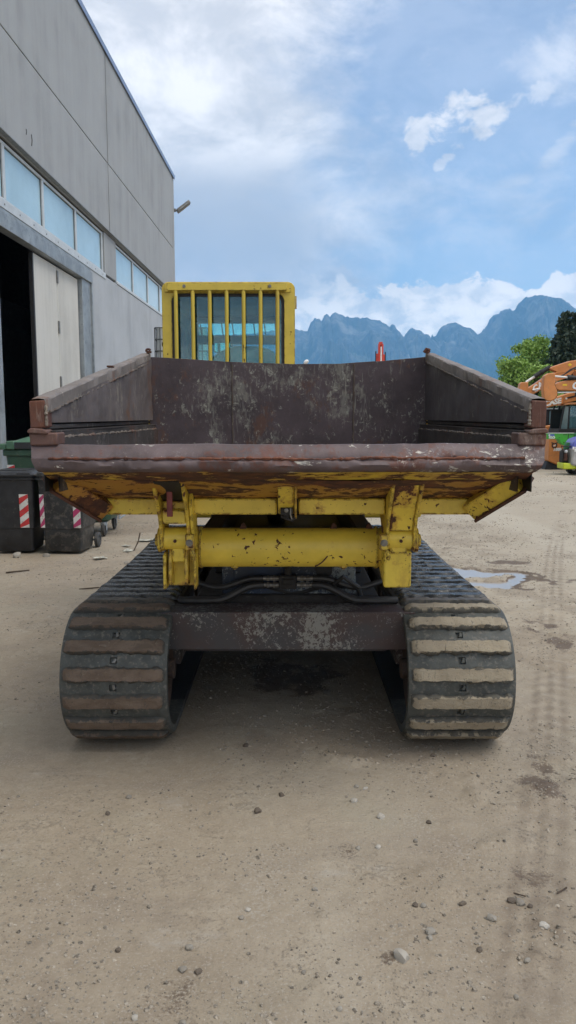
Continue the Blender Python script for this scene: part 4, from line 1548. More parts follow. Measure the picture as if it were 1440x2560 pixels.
for sx_ in (-1, 1):
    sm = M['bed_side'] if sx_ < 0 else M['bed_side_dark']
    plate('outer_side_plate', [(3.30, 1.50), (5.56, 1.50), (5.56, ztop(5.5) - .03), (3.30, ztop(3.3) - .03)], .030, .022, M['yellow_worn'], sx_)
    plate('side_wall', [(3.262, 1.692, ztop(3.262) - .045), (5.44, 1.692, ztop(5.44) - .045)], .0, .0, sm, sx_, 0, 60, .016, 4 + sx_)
    plate('groove_back', [(3.262, 1.40), (5.44, 1.40), (5.44, 1.72), (3.262, 1.72)], .024, .004, M['black'], sx_)
    # folded bar in the groove
    plate('fold_strip', [(3.262, 1.664), (5.44, 1.668), (5.44, 1.688), (3.262, 1.684)], .010, .02, M['bed_low'], sx_, .004)
    plate('side_wall_base', [(3.262, 1.40, 1.656), (5.44, 1.40, 1.660)], -.030, 0, M['bed_low'], sx_, 0, 50, .010, 14 + sx_)
    plate('side_wall_ledge', [(3.262, 1.654), (5.44, 1.658), (5.44, 1.663), (3.262, 1.659)], -.031, .05, M['bed_low'], sx_)
    plate('side_wall_base', [(3.262, 1.40, 1.628), (5.44, 1.40, 1.630)], -.040, 0, M['bed_low'], sx_, 0, 50, .008, 24 + sx_)
    # welded seam on the base strip
    m = mb()
    m.tube([(sx_ * (xf(y) - .036), y, 1.630 + .003 * random.uniform(-1, 1)) for y in np.arange(3.27, 5.43, .022)], .006, 6, .5)
    m.build('weld_seam', M['weld'], SKIP)
    # top rail: box section
    m = mb()

    def railf(u, v):
        y = 3.22 + (5.435 - 3.22) * u
        cs = [(0, -.060), (0, -.010), (.006, -.002), (.030, .001), (.058, -.002), (.064, -.010), (.064, -.060), (0, -.060)]
        i = round(v * 7)
        ox, oz = cs[i]
        jx = .0028 * fbm(np.array([y]), np.array([i * 3.0]), 7, 33 + sx_, 4, .6)[0]
        jz = .004 * fbm(np.array([y]), np.array([i * 2.0]), 5, 43 + sx_, 4, .6)[0]
        return (sx_ * (xf(y) - .004 + ox + jx), y, ztop(y) + oz + jz)
    m.grid(railf, 110, 7)
    rl = m.build('top_rail', M['rail'], SKIP)
    m = mb()
    m.tube([(sx_ * (xf(y) - .002), y, ztop(y) - .062 + .003 * random.uniform(-1, 1)) for y in np.arange(3.27, 5.43, .02)], .0055, 6, .55)
    m.build('weld_seam', M['weld'], SKIP)
    # front corner: upper post and lower corner piece
    m = mb()
    x0, x1 = 1.006, 1.071
    m.prism([(sx_ * x0, 1.672), (sx_ * x1, 1.668), (sx_ * (x1 + .001), 1.782), (sx_ * x0, 1.786)], 'y', 3.216, 3.31)
    m.build('corner_post', M['post'], SKIP, .006)
    m = mb()
    m.tube([(sx_ * (x0 - .004), 3.219 + .002 * random.uniform(-1, 1), z) for z in np.arange(1.68, 1.775, .007)], .007, 6, .5)
    m.build('weld_seam', M['weld'], SKIP)
    m = mb()
    bp = [(sx_ * 1.000, 1.645), (sx_ * 1.083, 1.650), (sx_ * 1.083, 1.660), (sx_ * 1.070, 1.671), (sx_ * 1.02, 1.668), (sx_ * 1.0, 1.66)]
    m.prism(bp, 'y', 3.212, 3.30)
    m.build('corner_weld', M['post_low'], SKIP, .008)
    m = mb()
    m.prism([(sx_ * .962, 1.598), (sx_ * 1.077, 1.596), (sx_ * 1.081, 1.6485), (sx_ * .962, 1.652)], 'y', 3.226, 3.34)
    m.prism([(sx_ * .992, 1.50), (sx_ * 1.026, 1.492), (sx_ * 1.048, 1.53), (sx_ * 1.073, 1.595), (sx_ * .992, 1.595)], 'y', 3.262, 3.34)
    m.build('corner_piece', M['post_low'], SKIP, .007)
    # hook at the rear end of the rail
    m = mb()
    yr = 5.40
    zt = ztop(yr)
    m.cyl((sx_ * (xf(yr) + .0), yr, zt + .0), (sx_ * (xf(yr) + .0), yr, zt + .014), .018, n=14)
    m.tube([(sx_ * (xf(yr) + .005 + .0 * i) + .014 * math.cos(t_), yr, zt + .018 + .009 * math.sin(t_)) for i, t_ in enumerate(np.linspace(0, 6.0, 13))], .008, 8)
    if sx_ > 0:
        m.tube([(xf(yr) - .02, yr, zt + .005), (xf(yr) - .005, yr, zt + .028), (xf(yr) + .02, yr, zt + .018)], .011, 8)
    m.build('chain_hook', M['rust'], SKIP)
    for i in range(3):
        yy = 3.9 + i * .7
        m = mb()
        m.beam((sx_ * 1.085, yy, 1.50), (sx_ * 1.075, yy, ztop(yy) - .06), .05, .06, (0, 1, 0))
        m.build('side_rib', M['yellow_worn'], SKIP, .005)
m = mb()
m.box((-xf(4.45) - .03, 4.45, ztop(4.45) + .006), (.035, .04, .010))
m.build('rail_stop', M['rust'], SKIP, .002)

# back wall
m = mb()
XB = xf(BB)


def bwz(x):
    return float(np.interp(x, [-.96, -.68, -.33, .03, .37, .66, .99], [2.128, 2.116, 2.096, 2.084, 2.088, 2.102, 2.130]))


def bwf(u, v):
    x = -XB - .015 + (2 * XB + .03) * u
    y = 5.45 + .09 * (1 - (x / XB) ** 2)
    zt = bwz(x) + .004 * fbm(np.array([x]), np.array([.3]), 9, 3, 4)[0]
    z = 1.38 + (zt - 1.38) * v
    return (x, y + .010 * fbm(np.array([x]), np.array([z]), 2.4, 6, 4)[0], z)


m.grid(bwf, 90, 24)
m.build('back_wall', M['bed_back'], SKIP)
m = mb()
m.grid(lambda u, v: (bwf(u, 1)[0], bwf(u, 1)[1] + .03 * v, bwf(u, 1)[2] + .0015 - .003 * abs(v - .5)), 90, 2)
m.build('back_wall_rim', M['rail'], SKIP)
m = mb()
m.grid(lambda u, v: (bwf(u, v)[0], bwf(u, v)[1] + .032, bwf(u, v)[2]), 40, 2)
m.build('back_wall_outer', M['yellow_worn'], SKIP)
for xs in (-.395, .465):
    m = mb()
    uu = (xs + XB + .015) / (2 * XB + .03)
    m.tube([(bwf(uu, v)[0] + .002 * random.uniform(-1, 1), bwf(uu, v)[1] - .001, bwf(uu, v)[2]) for v in np.linspace(.02, .985, 60)], .0048, 6, .5)
    m.build('weld_seam', M['weld_dark'], SKIP)
# floor and ramp up to the lip
m = mb()
m.grid(lambda u, v: ((u - .5) * 1.98, 3.255 + .5 * v, 1.601 - .20 * v ** .8), 20, 8)
m.bb((-1.0, 3.74, 1.385), (1.0, 5.46, 1.402))
m.build('floor_plate', M['bed_low'], SKIP)
# lip: folded front edge
LIP = [(3.275, 1.600), (3.250, 1.603), (3.238, 1.6), (3.203, 1.553), (3.199, 1.546), (3.187, 1.541), (3.178, 1.530), (3.175, 1.515), (3.179, 1.503), (3.188, 1.495), (3.198, 1.4905), (3.206, 1.487)]
LHW = [1.076, 1.076, 1.077, 1.066, 1.064, 1.062, 1.056, 1.048, 1.042, 1.036, 1.032, 1.030]
m = mb()


def lipf(u, v):
    i = min(11, round(v * 11))
    y, z = LIP[i]
    x = (u - .5) * 2.0 * LHW[i]
    wob = fbm(np.array([x]), np.array([i * .21]), 7, 51, 5, .62)[0]
    dn = fbm(np.array([x]), np.array([1.0]), 1.7, 57, 3)[0]
    k_ = .004 + (.006 if 4 <= i <= 9 else 0)
    fine = fbm(np.array([x]), np.array([i * 1.7]), 36, 61, 3, .6)[0] * (.0035 if i in (4, 5, 6) else .0012)
    return (x, y - wob * k_ - dn * .006, z + wob * k_ * .8 + dn * .007 + fine)


m.grid(lipf, 220, 11)
m.build('lip', M['lip'], SKIP, 0, 50)
m = mb()
m.tube([(x, lipf(x / 2 + .5, 5 / 11)[1] - .001, lipf(x / 2 + .5, 4.4 / 11)[2]) for x in np.arange(-.99, .99, .011)], .0055, 6, .55)
m.build('weld_seam', M['weld_rust'], SKIP)
m = mb()
m.grid(lambda u, v: ((u - .5) * 2.05, 3.204 + .106 * v, 1.4885 - .040 * v + .005 * fbm(np.array([u * 2]), np.array([v]), 8, 71, 4)[0]), 120, 3)
m.build('lip_underside', M['yellow_lip'], SKIP)


def undf(u, v):
    w = .985 - .10 * v
    x = (u - .5) * 2 * w
    d = .010 * fbm(np.array([x]), np.array([v * .3]), 3.5, 75, 4)[0] + .016 * max(0, math.sin(u * math.pi * 4)) * math.sin(v * math.pi)
    return (x, 3.312 + .285 * v, 1.447 - .110 * v - d)


m = mb()
m.grid(undf, 100, 10)
m.build('underside_panel', M['rust_yellow'], SKIP)
# transverse beam
for a, bq in ((-.895, -.595), (-.445, -.052), (.050, .455), (.600, .880)):
    m = mb()
    m.bb((a, 3.575, 1.262), (bq, 3.68, 1.338))
    m.build('cross_beam', M['yellow'], SKIP, .006)
for sx_, mt_ in ((1, M['yellow_worn']), (-1, M['rust_yellow'])):
    m = mb()
    m.beam((sx_ * .860, 3.58, 1.292), (sx_ * 1.010, 3.37, 1.445), .095, .085, (-sx_ * .5, -.3, 1))
    m.build('diagonal_beam', mt_, SKIP, .006)
    m = mb()
    m.beam((sx_ * .893, 3.57, 1.262), (sx_ * 1.052, 3.345, 1.425), .12, .014, (-sx_ * .5, -.3, 1))
    m.prism([(sx_ * .845, 1.325), (sx_ * .893, 1.256), (sx_ * .905, 1.266), (sx_ * .868, 1.33)], 'y', 3.52, 3.535)
    m.build('rusty_flange', M['rust'], SKIP, .003)
# lumps of rusted plate at the damaged left corner
for (x_, y_, z_, r_) in ((-.945, 3.50, 1.335, .030), (-.905, 3.55, 1.300, .026), (-1.0, 3.42, 1.40, .024), (-.975, 3.46, 1.372, .022)):
    m = mb()
    rs = random.Random(int(x_ * -1000))
    m.lathe((x_, y_, z_ - r_), (.2, -.1, 1), [(0, r_ * .3), (r_ * .4, r_ * rs.uniform(.8, 1.1)), (r_, r_ * rs.uniform(.9, 1.2)), (r_ * 1.6, r_ * .8), (r_ * 2, r_ * .3)], 9)
    m.build('bent_scrap', M['rust_yellow'], SKIP, 0, 60)

# arms down to the hinge
ARM = [(3.335, 1.470), (3.375, 1.425), (3.43, 1.362), (3.49, 1.300), (3.535, 1.245), (3.560, 1.185), (3.572, 1.10), (3.62, 1.082), (3.69, 1.10), (3.76, 1.19), (3.86, 1.262), (3.92, 1.335), (3.70, 1.34), (3.62, 1.345), (3.45, 1.42)]


def arm(sx_):
    for x0, x1, hole in ((.458, .474, True), (.586, .602, False)):
        m = mb()
        pp = ARM
        m.prism(pp, 'x', sx_ * x0, sx_ * x1)
        m.build('hinge_arm', M['yellow_worn'], SKIP, .004)
    if sx_ > 0:
        m = mb()
        fr = [(y + .012, z + .0) for y, z in ARM[:6]]
        bk = [(y + .030, z + .008) for y, z in ARM[:6]][::-1]
        m.prism(fr + bk, 'x', .475, .585)
        m.build('arm_web', M['yellow_web'], SKIP, .003)
        m = mb()
        m.bb((.477, 3.60, 1.196), (.583, 3.72, 1.222))
        m.build('rubber_pad', M['black'], SKIP, .004)
    else:
        m = mb()
        m.prism([(3.545, 1.222), (3.548, 1.285), (3.64, 1.30), (3.64, 1.222)], 'x', -.585, -.475)
        m.build('arm_web', M['yellow_worn'], SKIP, .005)
        m = mb()
        m.prism([(3.57, 1.287), (3.57, 1.325), (3.68, 1.335), (3.68, 1.287)], 'x', -.585, -.475)
        m.build('arm_web', M['yellow_worn'], SKIP, .005)
        m = mb()
        m.prism([(3.325, 1.438), (3.330, 1.444), (3.585, 1.345), (3.575, 1.328)], 'x', -.585, -.475)  # black plate laid over the panel paints the shaded arm cavity
        m.build('arm_recess_shade', M['black'], SKIP)
        m = mb()
        m.cyl((-.585, 3.45, 1.412), (-.475, 3.45, 1.412), .022, n=18)
        m.build('lock_shaft', M['rust'], SKIP)
        m = mb()
        m.box((-.535, 3.46, 1.335), (.026, .012, .135))
        m.build('lock_bar', M['red_bar'], SKIP, .003)
        m = mb()
        m.prism([(3.50, 1.32), (3.53, 1.37), (3.60, 1.385), (3.66, 1.35), (3.74, 1.10), (3.60, 1.10), (3.56, 1.20)], 'x', -.456, -.440)
        m.build('side_bracket', M['yellow'], SKIP, .004)
        m = mb()
        m.cyl((-.4385, 3.60, 1.335), (-.4365, 3.60, 1.335), .022, n=20)
        m.build('bracket_hole', M['black'], SKIP)


M['yellow_web'] = yellow_paint('scraped arm paint', .50, .5, .3, (1, 1, .6))
M['red_bar'] = plain('dull red bar', (.16, .030, .028), .55, 0, .2, 14)
arm(1)
arm(-1)
# centre bracket and latch
m = mb()
m.prism([(3.36, 1.468), (3.42, 1.40), (3.50, 1.33), (3.55, 1.272), (3.60, 1.262), (3.62, 1.34), (3.5, 1.42)], 'x', -.046, .028)
m.build('centre_bracket', M['yellow_worn'], SKIP, .006)
m = mb()
m.prism([(3.352, 1.470), (3.412, 1.402), (3.494, 1.328), (3.54, 1.25), (3.56, 1.245), (3.60, 1.262), (3.62, 1.34), (3.5, 1.42)], 'x', .029, .041)
m.build('bracket_flange', M['yellow_worn'], SKIP, .003)
m = mb()
m.cyl((-.035, 3.53, 1.284), (.022, 3.53, 1.284), .019, n=16)
m.bb((-.018, 3.515, 1.246), (.006, 3.545, 1.28))
m.tube([(-.03, 3.51, 1.262), (-.005, 3.50, 1.252), (.02, 3.51, 1.244), (.03, 3.52, 1.255)], .007, 7, .2)
lt = m.build('latch', M['soot'], SKIP, .003)
m = mb()
m.lathe((-.008, 3.512, 1.29), (0, -1, 0), [(0, .010), (.006, .010), (.008, .005)], 8)
m.tube([(.012, 3.515, 1.30), (.012, 3.505, 1.27), (.018, 3.508, 1.25)], .004, 6)
m.build('latch_spring', M['metal'], SKIP)

# ---- cab
YB, YF = 5.86, 7.12
cx0, cx1, cz0, cz1 = -.936, .052, 1.18, 2.705
m = mb()


def ring(outer, inner, y0, y1):
    n = len(outer)
    vs = [(x, y0, z) for x, z in outer] + [(x, y0, z) for x, z in inner] + [(x, y1, z) for x, z in outer] + [(x, y1, z) for x, z in inner]
    fs = []
    for i in range(n):
        j = (i + 1) % n
        fs += [(i, j, n + j, n + i), (2 * n + i, 3 * n + i, 3 * n + j, 2 * n + j), (i, 2 * n + i, 2 * n + j, j), (n + i, n + j, 3 * n + j, 3 * n + i)]
    return vs, fs


outer = rrect(cx0, cz0, cx1, cz1, .055, 5, (0, 0, 1, 1))
win = rrect(cx0 + .072, 1.62, cx1 - .080, cz1 - .082, .06, 5)
m.add(*ring(outer, win, YB, YB + .07))
CAB = m.build('cab', M['yellow_cab'], DUMP, .004)
m = mb()
m.add(*ring(rrect(cx0 + .072, 1.62, cx1 - .080, cz1 - .082, .06, 5), rrect(cx0 + .094, 1.645, cx1 - .102, cz1 - .104, .045, 5), YB + .012, YB + .035))
m.build('window_gasket', M['gasket'], CAB)
m = mb()
m.prism(rrect(cx0 + .090, 1.640, cx1 - .098, cz1 - .100, .05, 5), 'y', YB + .020, YB + .026)
m.build('rear_glass', M['cab_glass'], CAB)
# roof, floor, posts
m = mb()
m.prism([(cx0 + .006, cz1 - .095), (cx0 + .004, cz1 - .05), (cx0 + .05, cz1 - .002), (cx1 - .05, cz1 - .002), (cx1 - .004, cz1 - .05), (cx1 - .006, cz1 - .095)], 'y', YB + .071, YF + .05)
m.build('cab_roof', M['yellow_cab'], CAB, .012)
m = mb()
m.prism([(cx0 + .04, cz1 - .108), (cx0 + .04, cz1 - .097), (cx1 - .04, cz1 - .097), (cx1 - .04, cz1 - .108)], 'y', YB + .08, YF - .02)
m.build('roof_lining', M['cab_inside'], CAB)
m = mb()
m.prism([(cx0 + .06, cz1 - .16), (cx0 + .06, cz1 - .108), (cx1 - .06, cz1 - .108), (cx1 - .06, cz1 - .16)], 'y', YF - .10, YF - .02)
m.bb((cx0 + .06, YF - .06, 2.36), (cx1 - .06, YF - .01, 2.44))
m.bb((cx0 + .03, YF - .08, 1.2), (cx0 + .13, YF, cz1 - .1))
m.bb((cx1 - .13, YF - .08, 1.2), (cx1 - .03, YF, cz1 - .1))
m.build('front_frame', M['cab_inside'], CAB, .01)
for sx_, x_ in ((-1, cx0), (1, cx1 - .05)):
    m = mb()
    pl_ = rrect(YB + .071, 1.2, YF, cz1 - .096, .02, 3)
    wn = rrect(YB + .19, 1.75, YF - .14, cz1 - .22, .16, 3)
    n = len(pl_)
    vs = [(x_, y, z) for y, z in pl_] + [(x_, y, z) for y, z in wn] + [(x_ + .05, y, z) for y, z in pl_] + [(x_ + .05, y, z) for y, z in wn]
    fs = []
    for i in range(n):
        j = (i + 1) % n
        fs += [(i, j, n + j, n + i), (2 * n + i, 3 * n + i, 3 * n + j, 2 * n + j), (i, 2 * n + i, 2 * n + j, j), (n + i, n + j, 3 * n + j, 3 * n + i)]
    m.add(vs, fs)
    m.build('side_frame', M['cab_inside'] if sx_ < 0 else M['yellow_cab'], CAB, .006)
    m = mb()
    m.prism(rrect(YB + .185, 1.745, YF - .135, cz1 - .215, .16, 3), 'x', x_ + .022, x_ + .027)
    m.build('side_glass', M['cab_glass'], CAB)
m = mb()
m.bb((cx0 + .10, YF - .035, 1.60), (cx1 - .10, YF - .03, 2.36))
m.build('front_glass', M['clear_glass'], CAB)
m = mb()
m.bb((cx0 + .10, YF - .035, 2.44), (cx1 - .10, YF - .03, cz1 - .16))
m.build('front_glass', M['clear_glass'], CAB)
for i in range(8):
    x_ = cx0 + .16 + i * .097
    m = mb()
    m.tube([(x_, YF + .03, 2.40), (x_ - .010, YF + .036, 2.46), (x_ - .022, YF + .02, 2.56)], .0055, 6)
    m.build('front_guard_bar', M['black'], CAB)
m = mb()
m.bb((cx0 + .09, YB + .075, cz0 + .02), (cx1 - .09, YF, 1.26))
m.build('cab_floor', M['black'], CAB)
m = mb()
sp_ = [(-.16, 0), (.16, 0), (.20, .30), (.17, .56), (.10, .62), (-.10, .62), (-.17, .56), (-.20, .30)]
m.prism([(-.36 + x, 1.62 + z * 1.07) for x, z in [(-.28, 0), (.28, 0), (.285, .48), (.25, .58), (.12, .615), (-.06, .62), (-.18, .58), (-.30, .50)]], 'y', YB + .42, YB + .53)
m.bb((-.60, YB + .44, 1.52), (-.12, YB + .95, 1.64))
m.bb((-.5, YB + .5, 1.26), (-.22, YB + .9, 1.52))
m.build('seat', M['seat'], CAB, .04)
m = mb()
m.prism(rrect(-.655, 2.272, -.485, 2.365, .02, 3), 'y', YF - .22, YF - .19)
mr = m.build('rear_view_mirror', M['cab_inside'], CAB, .006)
m = mb()
m.prism(rrect(-.645, 2.280, -.495, 2.357, .015, 3), 'y', YF - .223, YF - .2215)
mg = MT('mirror glass', .05, 1.0)
mg.col((.6, .65, .68))
m.build('mirror_glass', mg, mr)
m = mb()
m.tube([(-.40, YF - .3, 1.3), (-.40, YF - .3, 1.66)], .03, 10)
m.tube([(-.40 + .17 * math.cos(t_), YF - .3 + .10 * math.sin(t_), 1.68 + .04 * math.sin(t_)) for t_ in np.linspace(0, 2 * math.pi, 25)], .014, 8)
m.build('steering_wheel', M['black'], CAB)
# guard: top plates, bolts, seven bars
m = mb()
m.prism(rrect(cx0 + .022, cz1 - .078, cx1 - .030, cz1 - .012, .012, 3), 'y', YB - .012, YB - .001)
m.build('guard_backplate', M['yellow_cab'], CAB, .002)
m = mb()
m.prism(rrect(cx0 + .046, cz1 - .070, cx1 - .060, cz1 - .014, .012, 3), 'y', YB - .052, YB - .013)
gp = m.build('guard_plate', M['yellow_cab'], CAB, .003)
for x_ in (-.762, -.134):
    m = mb()
    m.lathe((x_, YB - .052, cz1 - .040), (0, -1, 0), [(0, .0125), (.003, .0125), (.003, .008), (.010, .008)], 14)
    m.build('bolt', M['steel_grey'], gp)
for i in range(7):
    x_ = -.826 + .1247 * i
    m = mb()
    m.cyl((x_, YB - .038, 1.55), (x_, YB - .038, cz1 - .0705), .0145, n=14)
    m.build('guard_bar', M['yellow_bar'], CAB)
m = mb()
m.bb((cx0 - .002, YB - .045, 1.50), (cx1 - .03, YB - .02, 1.55))
m.build('guard_rail', M['yellow_bar'], CAB, .003)
m = mb()
m.bb((cx1 + .001, YB + .02, cz1 - .19), (cx1 + .012, YB + .05, cz1 - .10))
m.build('hinge_leaf', M['yellow_cab'], CAB)
m = mb()
m.cyl((cx0 - .012, YB + .05, 2.255), (cx0 - .001, YB + .05, 2.255), .016, n=12)
m.build('latch_knob', M['black'], CAB)
# ------------------------------------------------------------------ machines parked on the right
def poly_plate(parent, name, pts, y0, y1, mat, bevel=.02):
    mm = MB()
    mm.prism(pts, 'y', y0, y1)
    return mm.build(name, mat, parent, bevel)


def frontM(x, y, z, rot=0.0):
    return Matrix.Translation((x, y, z)) @ Matrix.Rotation(R(rot), 4, 'Y') @ Matrix.Rotation(R(90), 4, 'X')


def undercarriage(root, x0, x1, depth, w=.6):
    """two crawler tracks lying along x"""
    for yy in (0, depth):
        mm = MB()
        pts = rrect(x0, .02, x1, .86, .40, 8)
        mm.prism(pts, 'y', yy, yy + w)
        tr = mm.build('crawler_track', M['black'], root, .02)
        for i in range(5):
            mm = MB()
            mm.cyl((x0 + .5 + i * (x1 - x0 - 1.0) / 4, yy - .01, .42 if i in (0, 4) else .24), (x0 + .5 + i * (x1 - x0 - 1.0) / 4, yy + .05, .42 if i in (0, 4) else .24), .30 if i in (0, 4) else .14, n=18)
            mm.build('track_wheel', M['soot'], tr)


def excavator_body(root, x0, depth=2.4):
    """turntable, deck, cab and engine bay, cab towards the boom side"""
    mm = MB()
    mm.cyl((x0 + 1.6, depth / 2, .86), (x0 + 1.6, depth / 2, 1.05), .7, n=24)
    mm.build('turntable', M['black'], root)
    mm = MB()
    mm.bb((x0 + .1, -.05, 1.06), (x0 + 3.6, depth + .05, 1.25))
    mm.build('deck', M['black'], root, .02)
    mm = MB()
    mm.bb((x0 + 1.5, 0, 1.26), (x0 + 3.0, depth, 2.05))
    mm.build('engine_bay', M['orange'], root, .06)
    mm = MB()
    mm.prism(rrect(x0 + 3.02, .95, x0 + 3.7, 2.05, .15, 4), 'y', 0, depth)
    mm.build('counterweight', M['orange'], root, .05)
    mm = MB()
    mm.prism([(x0 + .15, 1.26), (x0 + 1.45, 1.26), (x0 + 1.45, 2.80), (x0 + .42, 2.85), (x0 + .12, 2.0)], 'y', 0, .95)
    mm.build('cab', M['dark_glass'], root, .05)
    mm = MB()
    mm.bb((x0 + .40, -.02, 2.86), (x0 + 1.48, .97, 2.93))
    mm.build('cab_roof', M['orange'], root, .03)


# a) excavator whose stick plate and level boom face the yard
EA = thing('excavator', 'orange excavator with its arm folded into an upright plate and level boom', 'excavator', (11.2, 24.6, 0), 0, 'parked orange excavators')
xo = -11.2
undercarriage(EA, .0, 3.6, 1.9)
excavator_body(EA, .1)
pl_ = [(xo + 8.03, 2.96), (xo + 8.16, 3.05), (xo + 8.36, 3.07), (xo + 8.37, 2.78), (xo + 8.36, 2.70), (xo + 8.44, 2.52), (xo + 8.46, 2.38), (xo + 8.40, 2.26), (xo + 8.28, 2.19), (xo + 8.14, 2.20), (xo + 8.05, 2.26), (xo + 8.0, 2.6)]
poly_plate(EA, 'stick_plate', pl_, -.16, .10, M['orange'], .02)
poly_plate(EA, 'stick_outline', [(x + .045, z - .0) for x, z in pl_[3:10]] + [(x, z) for x, z in pl_[3:10]][::-1], -.05, .08, M['black'], .004)
poly_plate(EA, 'boom', [(xo + 8.42, 2.70), (xo + 8.60, 2.80), (xo + 8.85, 2.84), (xo + 9.6, 2.90), (xo + 10.6, 2.80), (xo + 11.8, 1.9), (xo + 12.1, 1.3), (xo + 11.7, 1.25), (xo + 11.2, 1.7), (xo + 10.4, 2.40), (xo + 9.4, 2.50), (xo + 8.55, 2.53), (xo + 8.44, 2.58)], .0, .34, M['orange'], .025)
letters('boom_lettering', 'CASE', .30, M['white_paint'], EA, frontM(xo + 8.95, -.012, 2.575), .006, .18, .014, 1.02)
poly_plate(EA, 'boom_sticker', [(xo + 8.66, 2.665), (xo + 8.80, 2.668), (xo + 8.80, 2.725), (xo + 8.66, 2.722)], -.008, -.001, M['sign_yellow'], 0)
mm = MB()
mm.cyl((xo + 8.36, .0, 2.965), (xo + 8.82, .0, 2.925), .032, n=14)
mm.build('cylinder_rod', M['white_paint'], EA)
mm = MB()
mm.cyl((xo + 8.80, .0, 2.93), (xo + 10.1, .0, 2.84), .065, n=16)
mm.cyl((xo + 8.80, .0, 2.93), (xo + 8.92, .0, 2.92), .082, n=16)
mm.build('cylinder', M['black'], EA)
for j in range(4):
    mm = MB()
    mm.tube([(xo + 8.60 + .02 * j, .05, 2.97), (xo + 8.8 + .03 * j, .05, 3.07 + .035 * j), (xo + 9.0 + .05 * j, .05, 3.20 + .03 * j), (xo + 9.3, .05, 3.12 + .035 * j), (xo + 9.6, .05, 2.96 + .02 * j)], .018, 6)
    mm.build('hydraulic_hose', M['hose'], EA)
mm = MB()
mm.cyl((xo + 8.45, .05, 2.455), (xo + 9.1, .05, 2.47), .022, n=10)
mm.build('lower_rod', M['white_paint'], EA)
mm = MB()
mm.cyl((xo + 9.1, .05, 2.44), (xo + 10.2, .05, 2.2), .07, n=12)
mm.build('lower_cylinder', M['black'], EA)

# b) excavator behind, boom peak with the yellow diamond
EB = thing('excavator', 'orange excavator behind the others with a yellow diamond on its boom peak', 'excavator', (13.6, 28.5, 0), 0, 'parked orange excavators')
s = 28.5 / 25.0
xo = -13.6


def q(pts): return [((x * s) + xo, 1.72 + (z - 1.72) * s) for x, z in pts]


undercarriage(EB, .0, 3.6, 1.9)
excavator_body(EB, .1)
poly_plate(EB, 'boom', q([(8.36, 3.22), (8.44, 3.28), (9.02, 3.47), (9.25, 3.50), (9.6, 3.46), (10.6, 2.6), (11.6, 1.5), (11.2, 1.3), (10.2, 2.1), (9.3, 2.92), (9.16, 3.18), (8.62, 3.06), (8.30, 2.96), (8.60, 3.13)]), 0, .36, M['orange'], .02)
dm = q([(8.93, 3.34), (9.00, 3.40), (9.07, 3.35), (9.00, 3.29)])
poly_plate(EB, 'warning_sticker', dm, -.012, -.002, M['sign_yellow'], 0)
mm = MB()
a, bq = q([(8.40, 3.27), (7.93, 2.98)])
mm.cyl((a[0], .15, a[1]), (bq[0], .15, bq[1]), .085, n=16)
a2, b2 = q([(8.18, 3.135), (8.13, 3.10)])
mm.cyl((a2[0], .15, a2[1]), (b2[0], .15, b2[1]), .105, n=16)
mm.build('cylinder', M['black'], EB)
mm = MB()
a, bq = q([(7.95, 2.99), (7.66, 2.80)])
mm.cyl((a[0], .15, a[1]), (bq[0], .15, bq[1]), .045, n=12)
mm.build('cylinder_rod', M['white_paint'], EB)
poly_plate(EB, 'stick', q([(7.40, 2.50), (7.46, 2.76), (7.52, 2.80), (7.70, 2.80), (7.72, 2.62), (7.95, 2.76), (8.25, 2.98), (8.9, 3.20), (9.2, 3.18), (9.0, 2.95), (8.5, 2.78), (7.9, 2.42), (7.5, 2.30)]), .02, .30, M['orange'], .02)
poly_plate(EB, 'stick_plate', q([(8.30, 3.0), (8.62, 2.86), (8.45, 2.66), (8.2, 2.8)]), -.08, .015, M['orange_dusty'], .01)
letters('stick_lettering', 'CASE', .30, M['white_paint'], EB, frontM(q([(7.90, 2.47)])[0][0], .008, q([(7.90, 2.47)])[0][1], -34), .006, .18, .012, 1.0)
mm = MB()
a, bq = q([(7.84, 2.55), (8.02, 2.58)])
mm.cyl((a[0], -.02, a[1]), (bq[0], -.02, bq[1]), .03, n=10)
mm.build('link_rod', M['white_paint'], EB)

# c) excavator with the rising lettered boom, dark cab and rounded counterweight
EC = thing('excavator', 'orange excavator with black cab, number on its rounded counterweight and rising boom', 'excavator', (8.9, 25.6, 0), 0, 'parked orange excavators')
xo = -8.9
s = 25.6 / 25.0


def q(pts): return [((x * s) + xo, 1.72 + (z - 1.72) * s) for x, z in pts]


poly_plate(EC, 'boom', q([(7.95, 2.06), (8.05, 2.14), (8.46, 2.27), (8.86, 2.40), (9.30, 2.52), (10.2, 2.75), (11.2, 2.3), (11.6, 1.4), (11.2, 1.3), (10.9, 1.9), (10.1, 2.36), (9.35, 2.23), (8.46, 2.02), (8.0, 1.9)]), -.02, .32, M['orange'], .02)
letters('boom_lettering', 'CASE', .235, M['white_paint'], EC, frontM(q([(8.245, 2.03)])[0][0], -.032, q([(8.27, 2.035)])[0][1], -11.5), .006, .18, .012, 1.0)
poly_plate(EC, 'boom_strip', q([(8.93, 2.265), (9.4, 2.37), (9.4, 2.42), (8.93, 2.315)]), -.030, -.022, M['black'], 0)
mm = MB()
cc_ = q([(8.93, 2.275)])[0]
mm.cyl((cc_[0], -.034, cc_[1]), (cc_[0], -.024, cc_[1]), .035, n=14)
mm.build('boom_badge', M['white_paint'], EC)
poly_plate(EC, 'boom_joint', q([(8.845, 2.145), (8.875, 2.155), (8.875, 2.38), (8.845, 2.37)]), -.034, -.021, M['orange_dusty'], .004)
